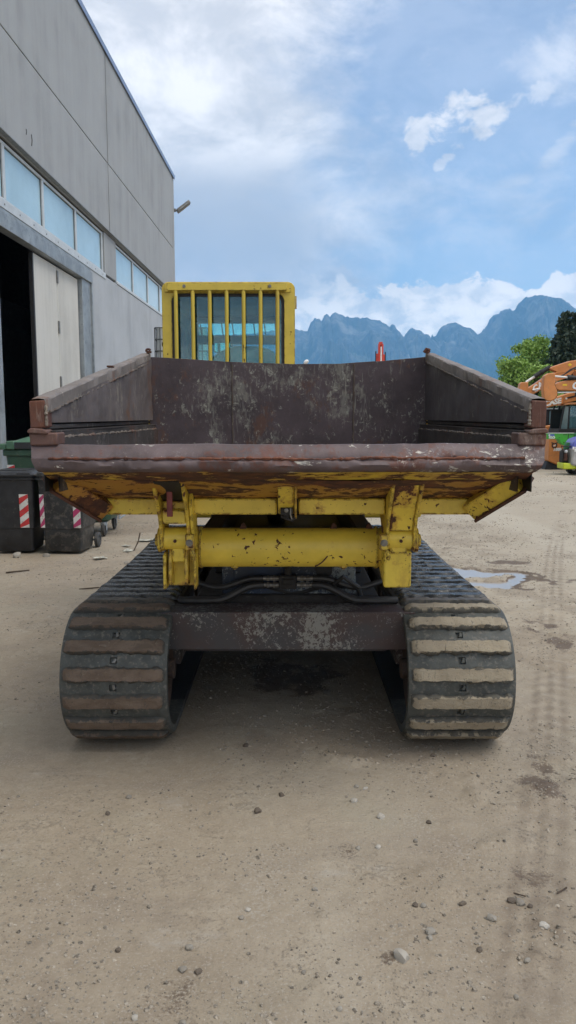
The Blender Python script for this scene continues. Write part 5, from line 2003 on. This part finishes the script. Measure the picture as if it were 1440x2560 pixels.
# cab: corner posts, glazed sides, roof, seat
cabx0, cabx1 = 8.76 * s + xo, 9.9 * s + xo
mm = MB()
for x_ in (cabx0 + .0, cabx0 + .27, cabx1 - .06):
    mm.prism([(x_, 1.30), (x_ + .05, 1.30), (x_ + .16 if x_ == cabx0 else x_ + .07, 2.06), (x_ + .11 if x_ == cabx0 else x_ + .02, 2.06)], 'y', .0, .05)
    mm.prism([(x_, 1.30), (x_ + .05, 1.30), (x_ + .16 if x_ == cabx0 else x_ + .07, 2.06), (x_ + .11 if x_ == cabx0 else x_ + .02, 2.06)], 'y', .95, 1.0)
mm.bb((cabx0 - .02, -.02, 1.08), (cabx1, 1.02, 1.30))
mm.bb((cabx0, .9, 1.30), (cabx1, .94, 1.95))
mm.build('cab', M['black'], EC, .012)
mm = MB()
mm.prism([(cabx0 + .055, 1.305), (cabx0 + .265, 1.305), (cabx0 + .285, 2.04), (cabx0 + .17, 2.04)], 'y', .02, .03)
mm.build('side_window', M['machine_glass'], EC)
mm = MB()
mm.bb((cabx0 + .33, .02, 1.305), (cabx1 - .07, .03, 2.04))
mm.build('cab_door', M['cab_glass'], EC)
mm = MB()
mm.prism([(cabx0 + .07, 2.065), (cabx0 + .13, 2.12), (cabx0 + .30, 2.155), (cabx1 + .02, 2.175), (cabx1 + .02, 2.115), (cabx0 + .30, 2.09)], 'y', -.03, 1.03)
mm.build('cab_roof', M['orange_dusty'], EC, .02)
mm = MB()
mm.prism(rrect(cabx0 + .52, 1.31, cabx0 + .66, 1.72, .05, 3), 'y', .3, .7)
mm.bb((cabx0 + .5, .3, 1.31), (cabx0 + 1.0, .72, 1.40))
mm.build('seat', M['grey_hood'], EC, .03)
cw = q([(8.30, .30), (8.42, .24), (8.62, .16), (8.86, .30), (8.90, .56), (8.94, .80), (9.00, .84), (9.00, .93), (8.86, .95), (8.80, 1.08), (8.30, 1.08)])
poly_plate(EC, 'counterweight', cw, -.45, 1.9, M['orange'], .04)
poly_plate(EC, 'counterweight_seam', q([(8.30, .475), (8.875, .475), (8.875, .49), (8.30, .49)]), -.458, -.4505, M['orange_dusty'], 0)
poly_plate(EC, 'counterweight_vent', q([(8.80, .84), (8.985, .84), (8.985, .855), (8.80, .855)]), -.458, -.4505, M['rust'], 0)
mm = MB()
ox, oz = q([(8.47, .80)])[0]
mm.tube([(ox + .075 * math.cos(t_), -.455, oz - .01 + .075 * math.sin(t_)) for t_ in np.linspace(R(110), R(430), 22)], .017, 6)
mm.tube([(ox - .10, -.455, oz + .085), (ox - .03, -.455, oz + .06), (ox + .03, -.455, oz + .06), (ox + .10, -.455, oz + .085)], .016, 6)
mm.build('round_emblem', M['black'], EC)
mm = MB()
mm.tube([(ox - .03, -.458, oz - .03), (ox + .02, -.458, oz - .005), (ox + .035, -.458, oz + .02)], .018, 6)
mm.build('emblem_centre', M['white_paint'], EC)
letters('number_lettering', '1880', .125, M['white_paint'], EC, frontM(q([(8.43, .635)])[0][0], -.458, q([(8.42, .625)])[0][1]), .004, .22, .010, 1.1)
mm = MB()
mm.prism(q([(8.22, .0), (8.30, -.0), (8.8, .02), (8.98, .22), (8.90, .34), (8.62, .155), (8.42, .235), (8.28, .30)]), 'y', -.40, 1.9)
mm.build('undertray', M['black'], EC, .03)
undercarriage(EC, .25, 3.6, 1.6)
mm = MB()
mm.bb((.1, .0, .9), (3.4, 2.4, 1.07))
mm.build('deck', M['black'], EC, .02)
mm = MB()
mm.bb((1.25, 1.05, 1.08), (3.3, 2.4, 1.7))
mm.build('engine_bay', M['orange'], EC, .05)

# d) small orange loader further back
LO = thing('loader', 'small orange loader with slotted hood and black cab behind the green boom', 'loader', (9.2, 28.0, 0), 0)
s = 28.0 / 25.0
xo = -9.2
poly_plate(LO, 'hood', q([(8.10, 1.18), (8.12, 1.36), (8.40, 1.42), (8.66, 1.44), (8.76, 1.38), (8.84, 1.16), (8.70, 1.22), (8.56, 1.27), (8.36, 1.24)]), 0, 1.2, M['orange'], .03)
for i in range(5):
    poly_plate(LO, 'hood_slot', q([(8.42 + .045 * i, 1.315 + .012 * i), (8.445 + .045 * i, 1.32 + .012 * i), (8.462 + .045 * i, 1.365 + .012 * i), (8.437 + .045 * i, 1.36 + .012 * i)]), -.008, .01, M['black'], 0)
poly_plate(LO, 'cab', q([(8.30, 1.42), (8.70, 1.45), (8.68, 1.93), (8.30, 1.93)]), .15, 1.1, M['black'], .02)
poly_plate(LO, 'window', q([(8.46, 1.47), (8.62, 1.50), (8.66, 1.87), (8.455, 1.87)]), .13, .145, M['machine_glass'], 0)
poly_plate(LO, 'cab_roof', q([(8.28, 1.932), (8.72, 1.932), (8.71, 1.965), (8.28, 1.965)]), .1, 1.15, M['galv'], .01)
poly_plate(LO, 'chassis', q([(8.05, .55), (9.1, .55), (9.0, 1.16), (8.1, 1.16)]), .1, 1.1, M['soot'], .04)
for i in (0, 1):
    for yy in (-.1, 1.0):
        mm = MB()
        wx_ = q([(8.42 + .75 * i, 0)])[0][0]
        mm.lathe((wx_, yy, .58), (0, 1, 0), [(0, .2), (0, .5), (.05, .58), (.3, .58), (.35, .5), (.35, .2)], 24)
        wl = mm.build('wheel', M['black'], LO)
        mm = MB()
        mm.lathe((wx_, yy - .005, .58), (0, 1, 0), [(0, .05), (.0, .26), (.03, .28)], 18)
        mm.build('rim', M['white_paint'], wl)

# e) green telehandler, boom towards the dumper
TH = thing('telehandler', 'bright green telehandler with its bolted boom end above the grey mini tractor', 'telehandler', (9.6, 24.0, 0), 0)
xo = -9.6
s = 24.0 / 25.0
poly_plate(TH, 'boom', q([(7.85, .98), (7.9, 1.165), (8.62, 1.17), (9.20, 1.165), (9.20, .86), (9.05, .79), (8.86, .79), (8.78, .86), (8.70, .98), (8.40, .985)]), -.12, .16, M['green_paint'], .012)
poly_plate(TH, 'boom_head', q([(9.21, 1.175), (9.9, 1.2), (10.8, 1.3), (10.8, .95), (9.9, .85), (9.45, .68), (9.21, .82)]), -.14, .18, M['green_deep'], .02)
poly_plate(TH, 'boom_top_edge', q([(7.9, 1.166), (9.2, 1.171), (9.2, 1.185), (7.9, 1.18)]), -.13, -.02, M['white_paint'], .002)
poly_plate(TH, 'boom_gap', q([(9.0, .80), (9.02, .80), (9.02, 1.16), (9.0, 1.16)]), -.128, -.121, M['black'], 0)
for i, (x_, z_) in enumerate(((8.86, 1.125), (8.90, 1.125), (8.94, 1.125), (9.06, 1.125), (9.11, 1.125), (9.16, 1.125), (8.87, .875), (8.93, .875), (9.07, .885), (9.13, .89), (8.72, 1.03))):
    mm = MB()
    a = q([(x_, z_)])[0]
    mm.cyl((a[0], -.128, a[1]), (a[0], -.1205, a[1]), .014, n=8)
    mm.build('boom_bolt', M['black'], TH)
poly_plate(TH, 'sticker', q([(8.36, 1.085), (8.56, 1.085), (8.56, 1.14), (8.36, 1.14)]), -.126, -.121, M['blue_paint'], 0)
mm = MB()
a = q([(8.40, 1.112)])[0]
mm.cyl((a[0], -.130, a[1]), (a[0], -.1265, a[1]), .026, n=14)
mm.build('sticker_badge', M['white_paint'], TH)
letters('boom_lettering', 'RLO', .10, M['white_paint'], TH, frontM(q([(8.385, 0)])[0][0], -.126, q([(0, 1.005)])[0][1]), .004, 0, .006, 1.0)
mm = MB()
mm.bb((.4, .5, .55), (3.6, 2.3, 1.25))
mm.build('body', M['green_paint'], TH, .08)
mm = MB()
mm.prism([(.9, 1.25), (2.3, 1.25), (2.2, 2.3), (1.1, 2.3)], 'y', .1, 1.0)
mm.build('cab', M['dark_glass'], TH, .05)
mm = MB()
mm.bb((1.05, .05, 2.30), (2.25, 1.05, 2.38))
mm.build('cab_roof', M['green_deep'], TH, .03)
for x_ in (.7, 3.2):
    for yy in (.15, 2.2):
        mm = MB()
        mm.lathe((x_, yy, .5), (0, 1, 0), [(0, .2), (0, .42), (.05, .5), (.3, .5), (.35, .42), (.35, .2)], 24)
        mm.build('wheel', M['black'], TH)

# f) grey and blue mini tractor with lime front weight
MT_ = thing('mini_tractor', 'blue and grey mini tractor with a lime yellow front bumper at the right edge', 'mini tractor', (8.6, 22.3, 0), 0)
xo = -8.6
s = 22.3 / 25.0
poly_plate(MT_, 'bumper', q([(8.86, .02), (9.30, .02), (9.45, .09), (9.42, .16), (9.30, .20), (8.86, .22)]), -.2, .35, M['lime'], .03)
poly_plate(MT_, 'hood', q([(9.08, .16), (9.12, .70), (9.20, .74), (9.9, .78), (10.4, .74), (10.4, .20), (9.5, .05), (9.25, .12)]), -.25, .55, M['grey_hood'], .05)
poly_plate(MT_, 'blue_cowl', q([(9.12, .66), (9.14, .84), (9.24, .97), (9.42, 1.04), (9.9, 1.10), (10.4, 1.10), (10.4, .74), (9.5, .60), (9.2, .58)]), -.20, .50, M['blue_paint'], .05)
poly_plate(MT_, 'white_flash', q([(9.22, .56), (9.28, .58), (9.42, .92), (9.34, .90)]), -.256, -.21, M['white_paint'], .004)
for x_, z_ in ((9.10, .655), (9.16, .58)):
    poly_plate(MT_, 'headlight', q([(x_, z_), (x_ + .05, z_), (x_ + .05, z_ + .09), (x_, z_ + .09)]), -.285, -.253, M['white_paint'], .01)
mm = MB()
a, bq, c_, d_ = q([(8.80, .76), (8.86, .56), (9.14, .74), (8.86, .30)])
mm.tube([(d_[0], -.1, d_[1]), (bq[0], -.1, bq[1]), (a[0], -.1, a[1]), (c_[0], -.1, c_[1])], .016, 6)
mm.build('front_guard', M['black'], MT_)
poly_plate(MT_, 'front_linkage', q([(8.88, .22), (9.07, .22), (9.06, .60), (8.98, .66), (8.88, .58)]), -.05, .25, M['soot'], .03)
mm = MB()
a, bq = q([(8.95, .30), (8.95, .52)])
mm.cyl((a[0], -.12, a[1]), (bq[0], -.12, bq[1]), .05, n=14)
mm.build('filter_canister', M['rust'], MT_)
mm = MB()
mm.lathe((a[0] + .01, -.12, bq[1] + .02), (0, 0, 1), [(0, .03), (.02, .045), (.06, .045), (.08, .02)], 12)
mm.build('canister_cap', M['alu'], MT_)
poly_plate(MT_, 'linkage_arm', q([(8.98, .62), (9.16, .70), (9.20, .86), (9.05, .88), (8.98, .74)]), .05, .2, M['green_deep'], .02)
for x_, r_ in ((9.48, .20), (11.2, .32)):
    for yy in (-.32, .45):
        mm = MB()
        cx_ = q([(x_, 0)])[0][0]
        mm.lathe((cx_, yy, r_), (0, 1, 0), [(0, r_ * .4), (0, r_ * .85), (.03, r_), (.18, r_), (.21, r_ * .85), (.21, r_ * .4)], 22)
        wl = mm.build('wheel', M['black'], MT_)
        mm = MB()
        mm.lathe((cx_, yy - .004, r_), (0, 1, 0), [(0, .02), (0, r_ * .4), (.02, r_ * .45)], 16)
        mm.build('rim', M['white_paint'], wl)
poly_plate(MT_, 'rear_body', q([(10.41, .25), (12, .3), (12, .9), (10.41, .9)]), -.2, .5, M['blue_paint'], .05)
mm = MB()
a = q([(11.0, .95)])[0]
mm.bb((a[0], .0, .9), (a[0] + .45, .35, 1.0))
mm.bb((a[0] + .40, .0, 1.0), (a[0] + .5, .35, 1.4))
mm.build('seat', M['black'], MT_, .03)

# ------------------------------------------------------------------ red crane mast and street lamp beyond
RC = thing('crane_mast', 'upright red folded crane boom standing far behind the skip', 'crane', (4.72, 40, 0))
mm = MB()
for dx_ in (-.08, .08):
    mm.bb((dx_ - .045, -.12, .6), (dx_ + .055, .12, 5.36))
mm.bb((-.11, .0, .6), (.11, .14, 5.30))
mm.bb((-.09, -.10, 5.30), (.09, .12, 5.46))
mm.build('mast', M['red_mast'], RC, .01)
mm = MB()
mm.cyl((.02, -.10, 3.9), (.02, -.10, 5.22), .04, n=12)
mm.build('ram', M['white_paint'], RC)
for dx_, h_ in ((-.17, 4.88), (.17, 4.84)):
    mm = MB()
    mm.bb((dx_ - .05, -.06, .8), (dx_ + .04, .10, h_))
    mm.build('folded_arm', M['red_mast'], RC, .01)
    mm = MB()
    mm.cyl((dx_ * 1.42, -.02, 1.0), (dx_ * 1.42, -.02, h_ + .12), .03, n=10)
    mm.build('arm_ram', M['black'], RC)
mm = MB()
mm.bb((-.9, -.5, .0), (.9, 1.5, .8))
mm.build('base', M['black'], RC, .05)

SL = thing('street_lamp', 'small grey street lamp with a white head far behind the cab', 'street lamp', (1.02, 46, 0))
mm = MB()
mm.tube([(-.45, 0, 0), (-.45, 0, 3.6), (-.40, 0, 4.25), (-.22, 0, 4.62), (.0, 0, 4.86)], .045, 8)
mm.build('pole', M['galv'], SL)
mm = MB()
mm.lathe((.02, 0, 4.86), (.5, 0, .35), [(-.12, .04), (-.05, .10), (.06, .12), (.16, .08), (.19, .02)], 16)
mm.build('lamp_head', M['white_paint'], SL)


# ------------------------------------------------------------------ trees
def foliage(parent, name, mat, clumps, per, leaf, seed, flat=.0, droop=0.0):
    rs = np.random.RandomState(seed)
    V = []
    for (cx, cy, cz, rx, ry, rz_) in clumps:
        n = int(per * (rx * ry * rz_) ** (2 / 3))
        d = rs.normal(size=(n, 3))
        d /= np.linalg.norm(d, axis=1)[:, None]
        rad = rs.rand(n) ** .38
        c = d * rad[:, None] * np.array([rx, ry, rz_]) * (1 + .30 * rs.normal(size=(n, 1)) * .5) + np.array([cx, cy, cz])
        a = rs.normal(size=(n, 3))
        a[:, 2] *= (1 - flat)
        a /= np.linalg.norm(a, axis=1)[:, None]
        b_ = np.cross(a, rs.normal(size=(n, 3)))
        b_ /= np.linalg.norm(b_, axis=1)[:, None]
        sz = leaf * (.55 + .9 * rs.rand(n))[:, None]
        p0, p1, p2, p3 = c - a * sz, c - b_ * sz * .55, c + a * sz, c + b_ * sz * .55
        p2[:, 2] -= droop * leaf
        V.append(np.stack([p0, p1, p2, p3], 1).reshape(-1, 3))
    V = np.concatenate(V)
    me = bpy.data.meshes.new(name)
    me.from_pydata(V.tolist(), [], np.arange(len(V)).reshape(-1, 4).tolist())
    return link(name, me, mat, parent)


def broadleaf(label, loc, h, w_, seed, group=None):
    root = thing('broadleaf_tree', label, 'tree', loc, 0, group)
    rs = random.Random(seed)
    mm = MB()
    mm.tube([(0, 0, -.2), (.05, 0, h * .25), (-.05, .05, h * .5), (.1, 0, h * .8)], .16, 9)
    for i in range(7):
        a = rs.uniform(0, 6.28)
        z = h * rs.uniform(.25, .6)
        mm.tube([(0, 0, z), (math.cos(a) * w_ * .25, math.sin(a) * w_ * .25, z + h * .12), (math.cos(a) * w_ * .42, math.sin(a) * w_ * .4, z + h * .22)], .05, 6)
    mm.build('trunk', M['bark'], root)
    cl = []
    for i in range(84):
        a = rs.uniform(0, 6.28)
        t_ = rs.uniform(.08, 1.0)
        rr = w_ * .5 * math.sqrt(max(0, 1 - ((t_ - .42) / .62) ** 2)) * rs.uniform(.35, 1.0)
        r_ = rs.uniform(.08, .16) * w_
        cl.append((math.cos(a) * rr, math.sin(a) * rr, h * t_ - r_ * .3, r_, r_, r_ * .8))
    foliage(root, 'crown', M['leaf'], cl, 760, .10, seed, .2, .5)
    return root


def conifer(label, loc, h, w_, seed, group=None):
    root = thing('conifer_tree', label, 'tree', loc, 0, group)
    rs = random.Random(seed)
    mm = MB()
    mm.cyl((0, 0, -.2), (0, 0, h * .97), .2, .02, 10)
    cl = []
    lv = 24
    for i in range(lv):
        t_ = i / (lv - 1)
        z = h * (.10 + .88 * t_)
        rr = w_ * .5 * (1 - t_) ** .95 + .10
        nb = max(4, int(12 * (1 - t_) + 4))
        for j in range(nb):
            a = rs.uniform(0, 6.28)
            r1 = rr * rs.uniform(.72, 1.12)
            for k_ in (.4, .72, 1.0):
                q_ = .13 * w_ * (1 - .55 * t_) * rs.uniform(.7, 1.1)
                cl.append((math.cos(a) * r1 * k_, math.sin(a) * r1 * k_, z - .10 * r1 * k_ + rs.uniform(-.1, .1), q_, q_, q_ * .42))
            if i % 3 == 0:
                mm.cyl((0, 0, z), (math.cos(a) * r1 * .8, math.sin(a) * r1 * .8, z - .1), .03, .01, 5)
    mm.build('trunk', M['bark'], root)
    foliage(root, 'crown', M['needle'], cl, 560, .15, seed, .1, .7)
    return root


broadleaf('tall light green tree leaning against the dark conifer', (17.9, 57.0, 0), 7.2, 5.0, 3)
broadleaf('lower light green bushy tree at the left of the tree group', (16.0, 54.5, 0), 5.6, 5.0, 5)
broadleaf('light green bush low behind the orange excavator arms', (16.9, 52.0, 0), 4.9, 3.6, 8)
conifer('dark conifer with a pointed top at the left of the pair', (18.7, 53.0, 0), 8.6, 5.2, 11, 'dark conifers')
conifer('dark conifer standing at the right edge of the picture', (19.6, 53.6, 0), 8.7, 4.8, 13, 'dark conifers')
conifer('lower dark conifer behind the excavator booms', (20.6, 51.5, 0), 6.2, 4.0, 15, 'dark conifers')
broadleaf('green tree seen through the cab glass', (-2.3, 62.0, 0), 6.3, 6.4, 21)

HG = thing('shade_foliage', 'added dark green foliage standing in for shade behind the parked orange machines', 'shade_foliage', (12.5, 35.0, 0))  # added foliage stands in for dark conifer bases and shade between machines
rs = random.Random(77)
foliage(HG, 'leaves', M['needle'], [(rs.uniform(-3.8, 5), rs.uniform(-.5, .5), rs.uniform(.3, 2.3), .7, .6, .55) for _ in range(70)], 420, .10, 78)
mm = MB()
for i in range(9):
    mm.cyl((-3.6 + i, 0, -.1), (-3.6 + i, .1, 1.8), .05, .02, 6)
mm.build('stems', M['bark'], HG)['kind'] = 'stuff'

# ------------------------------------------------------------------ stones and litter on the yard
def stone_mesh(seed):
    rs = random.Random(seed)
    bm = bmesh.new()
    bmesh.ops.create_icosphere(bm, subdivisions=2, radius=1.0)
    for v in bm.verts:
        d = v.co.copy()
        k_ = 1.0
        for pl__ in range(5):
            pass
        v.co = Vector((d.x * 1.25, d.y * .95, d.z * .72))
    for i in range(9):      # chop flat facets
        nrm = Vector((rs.gauss(0, 1), rs.gauss(0, 1), rs.gauss(0, .8))).normalized()
        lim_ = rs.uniform(.55, .82)
        for v in bm.verts:
            e = v.co.dot(nrm) - lim_
            if e > 0:
                v.co -= nrm * e
    me = bpy.data.meshes.new('stone')
    bm.to_mesh(me)
    bm.free()
    me.polygons.foreach_set('use_smooth', [True] * len(me.polygons))
    me.set_sharp_from_angle(angle=R(28))
    return me


SM = {}
for k_, mk in (('n', 'stone'), ('d', 'stone_dark'), ('p', 'stone_pale')):
    SM[k_] = []
    for i in range(5):
        me = stone_mesh(i * 7 + 3)
        me.materials.append(M[mk].mat)
        SM[k_].append(me)
STONES = [  # x, y, size, kind, label
    (.362, 2.262, .026, 'p', 'white topped stone standing in a dark crumb patch near the camera'),
    (.475, 2.385, .020, 'n', 'pale square stone behind the white topped stone'),
    (.470, 2.355, .012, 'n', None), (.478, 2.530, .014, 'n', None), (.45, 2.535, .013, 'd', None), (.62, 2.54, .013, 'd', None),
    (.83, 2.55, .020, 'n', None), (.86, 2.54, .014, 'd', None), (.80, 2.56, .018, 'd', None), (.87, 2.42, .016, 'p', 'pale stone near the right edge of the yard'),
    (.70, 2.46, .018, 'n', None), (.30, 3.28, .020, 'p', 'pale flat stone in front of the right track gap'), (.40, 3.14, .019, 'p', 'pale squared stone, right one of the two flat ones'), (.32, 3.42, .014, 'n', None), (.36, 3.40, .012, 'p', None),
    (-.03, 3.33, .016, 'd', 'dark rusty clod in the middle of the yard'), (-.13, 3.18, .020, 'd', 'dark split clod left of the yard centre'), (-.22, 3.86, .018, 'd', 'dark chip close in front of the machine'),
    (-.32, 2.31, .018, 'n', None), (-.33, 2.21, .015, 'n', None), (-.28, 2.20, .013, 'd', None), (-.44, 2.02, .013, 'p', None), (-.30, 2.00, .012, 'n', None), (-.16, 2.46, .012, 'n', None), (-.14, 2.5, .011, 'p', None),
    (.10, 2.62, .011, 'n', None), (.28, 2.9, .012, 'n', None), (.36, 2.9, .013, 'p', None), (.52, 2.95, .014, 'n', None), (.60, 3.1, .013, 'd', None), (1.0, 3.95, .018, 'd', None), (.74, 3.75, .016, 'd', None),
    (-.72, 3.3, .016, 'n', None), (-.55, 2.3, .013, 'd', None), (-.78, 3.15, .013, 'd', None), (-.98, 4.1, .016, 'n', None), (.05, 2.2, .010, 'n', None), (.15, 2.05, .010, 'n', None), (.68, 2.1, .012, 'n', None), (.62, 2.3, .011, 'd', None), (.76, 2.25, .011, 'n', None),
    (-3.32, 9.32, .075, 'n', 'flat stone lying in front of the left black bin'), (-2.98, 9.36, .050, 'n', 'smaller flat stone between the two black bins'), (-1.9, 8.9, .04, 'n', None), (-1.75, 9.6, .035, 'n', None), (2.9, 6.2, .03, 'n', None), (2.35, 5.0, .025, 'd', None),
]
def stone_labels():
    cells = {}
    for i, (x, y, sz, kd, lb) in enumerate(STONES):
        if lb:
            continue
        r_ = x / (y + .25)
        row = 'at the bottom edge of the yard' if y < 2.2 else 'close to the camera' if y < 2.75 else 'midway between camera and machine' if y < 3.6 else 'just ahead of the tracks' if y < 4.6 else 'beside the machine'
        col_ = 'far left' if r_ < -.22 else 'left of centre' if r_ < -.06 else 'near the centre line' if r_ < .07 else 'right of centre' if r_ < .2 else 'far right'
        cells.setdefault((kd, row, col_), []).append(i)
    out = {}
    names = ['leftmost', 'second from left', 'third from left', 'fourth from left', 'fifth from left', 'sixth from left']
    for (kd, row, col_), ids in cells.items():
        ids.sort(key=lambda i: STONES[i][0] / (STONES[i][1] + .25))
        c_ = {'n': 'tan', 'd': 'dark brown', 'p': 'pale'}[kd]
        for j, i in enumerate(ids):
            nm = '' if len(ids) == 1 else (('left' if j == 0 else 'right') + ' one of two ' if len(ids) == 2 else names[j] + ' of the ')
            out[i] = (nm + 'small %s stone%s %s, %s' % (c_, 's' if len(ids) > 1 else '', row, col_))
    return out


SLAB = stone_labels()
for i, (x, y, sz, kd, lb) in enumerate(STONES):
    lb = lb or SLAB[i]
    o = link('stone', SM[kd][i % 5], None)
    tag(o, lb or ('small dark stone loose on the dirt yard' if kd == 'd' else 'small tan stone loose on the dirt yard' if kd == 'n' else 'small pale stone loose on the dirt yard'), 'stone', 'loose stones on the yard')
    o.location = (x, y, float(ground_z(np.array([x]), np.array([y]))[0]) + sz * .22)
    o.rotation_euler = (random.uniform(-.25, .25), random.uniform(-.25, .25), random.uniform(0, 6.28))
    f_ = random.uniform(.85, 1.15)
    o.scale = (sz * f_, sz, sz * (.9 if i else 1.2))
# sticks and scraps near the bins
for i, (x, y, a, ln, lb) in enumerate(((1.0, 2.62, .5, .05, 'short brown twig near the right edge of the yard'), (-1.95, 9.9, 1.2, .22, 'dry stalk standing by the container wheels'), (-2.0, 7.6, .1, .20, 'thin dark stick on the dirt left of the track'), (.84, 2.6, -.7, .045, 'broken twig among the stones at the right'), (-3.0, 8.4, .2, .25, 'thin stick on the dirt below the black bins'))):
    mm = MB((0, 0, 0))
    up = .9 if i == 1 else .05
    mm.tube([(-ln / 2 * math.cos(a), -ln / 2 * math.sin(a), 0), (0, 0, ln * up * .5 + .002), (ln / 2 * math.cos(a) * (0.2 if i == 1 else 1), ln / 2 * math.sin(a), ln * up + .004)], ln * .035 + .001, 6, .2)
    o = mm.build('stick', M['bark'], None)
    tag(o, lb, 'stick')
    o.location = (x, y, float(ground_z(np.array([x]), np.array([y]))[0]) + .003)
for i, (x, y, sz, lb) in enumerate(((-1.98, 10.55, .11, 'pale crumpled scrap right of the container wheels'), (-2.05, 9.75, .07, 'small pale scrap near the dry stalk'), (-2.15, 10.1, .06, 'smallest pale scrap beside the container wheel'), (-2.28, 9.2, .08, 'flat pale scrap in front of the bin wheel'), (-1.85, 9.35, .05, 'little white scrap nearest the track'))):
    mm = MB()
    rs = np.random.RandomState(i)
    mm.grid(lambda u, v: ((u - .5) * sz * 2, (v - .5) * sz * 1.2, .02 + sz * .35 * vnoise(np.array([u * 3 + i]), np.array([v * 3]), 1, i)[0]), 6, 5)
    me = mm.mesh('litter', 0)
    o = link('litter', me, M['paper'])
    md = o.modifiers.new('thickness', 'SOLIDIFY')
    md.thickness = .004
    tag(o, lb, 'litter', 'scraps of litter by the bins')
    o.location = (x, y, float(ground_z(np.array([x]), np.array([y]))[0]))
    o.rotation_euler = (0, 0, i * 1.3)
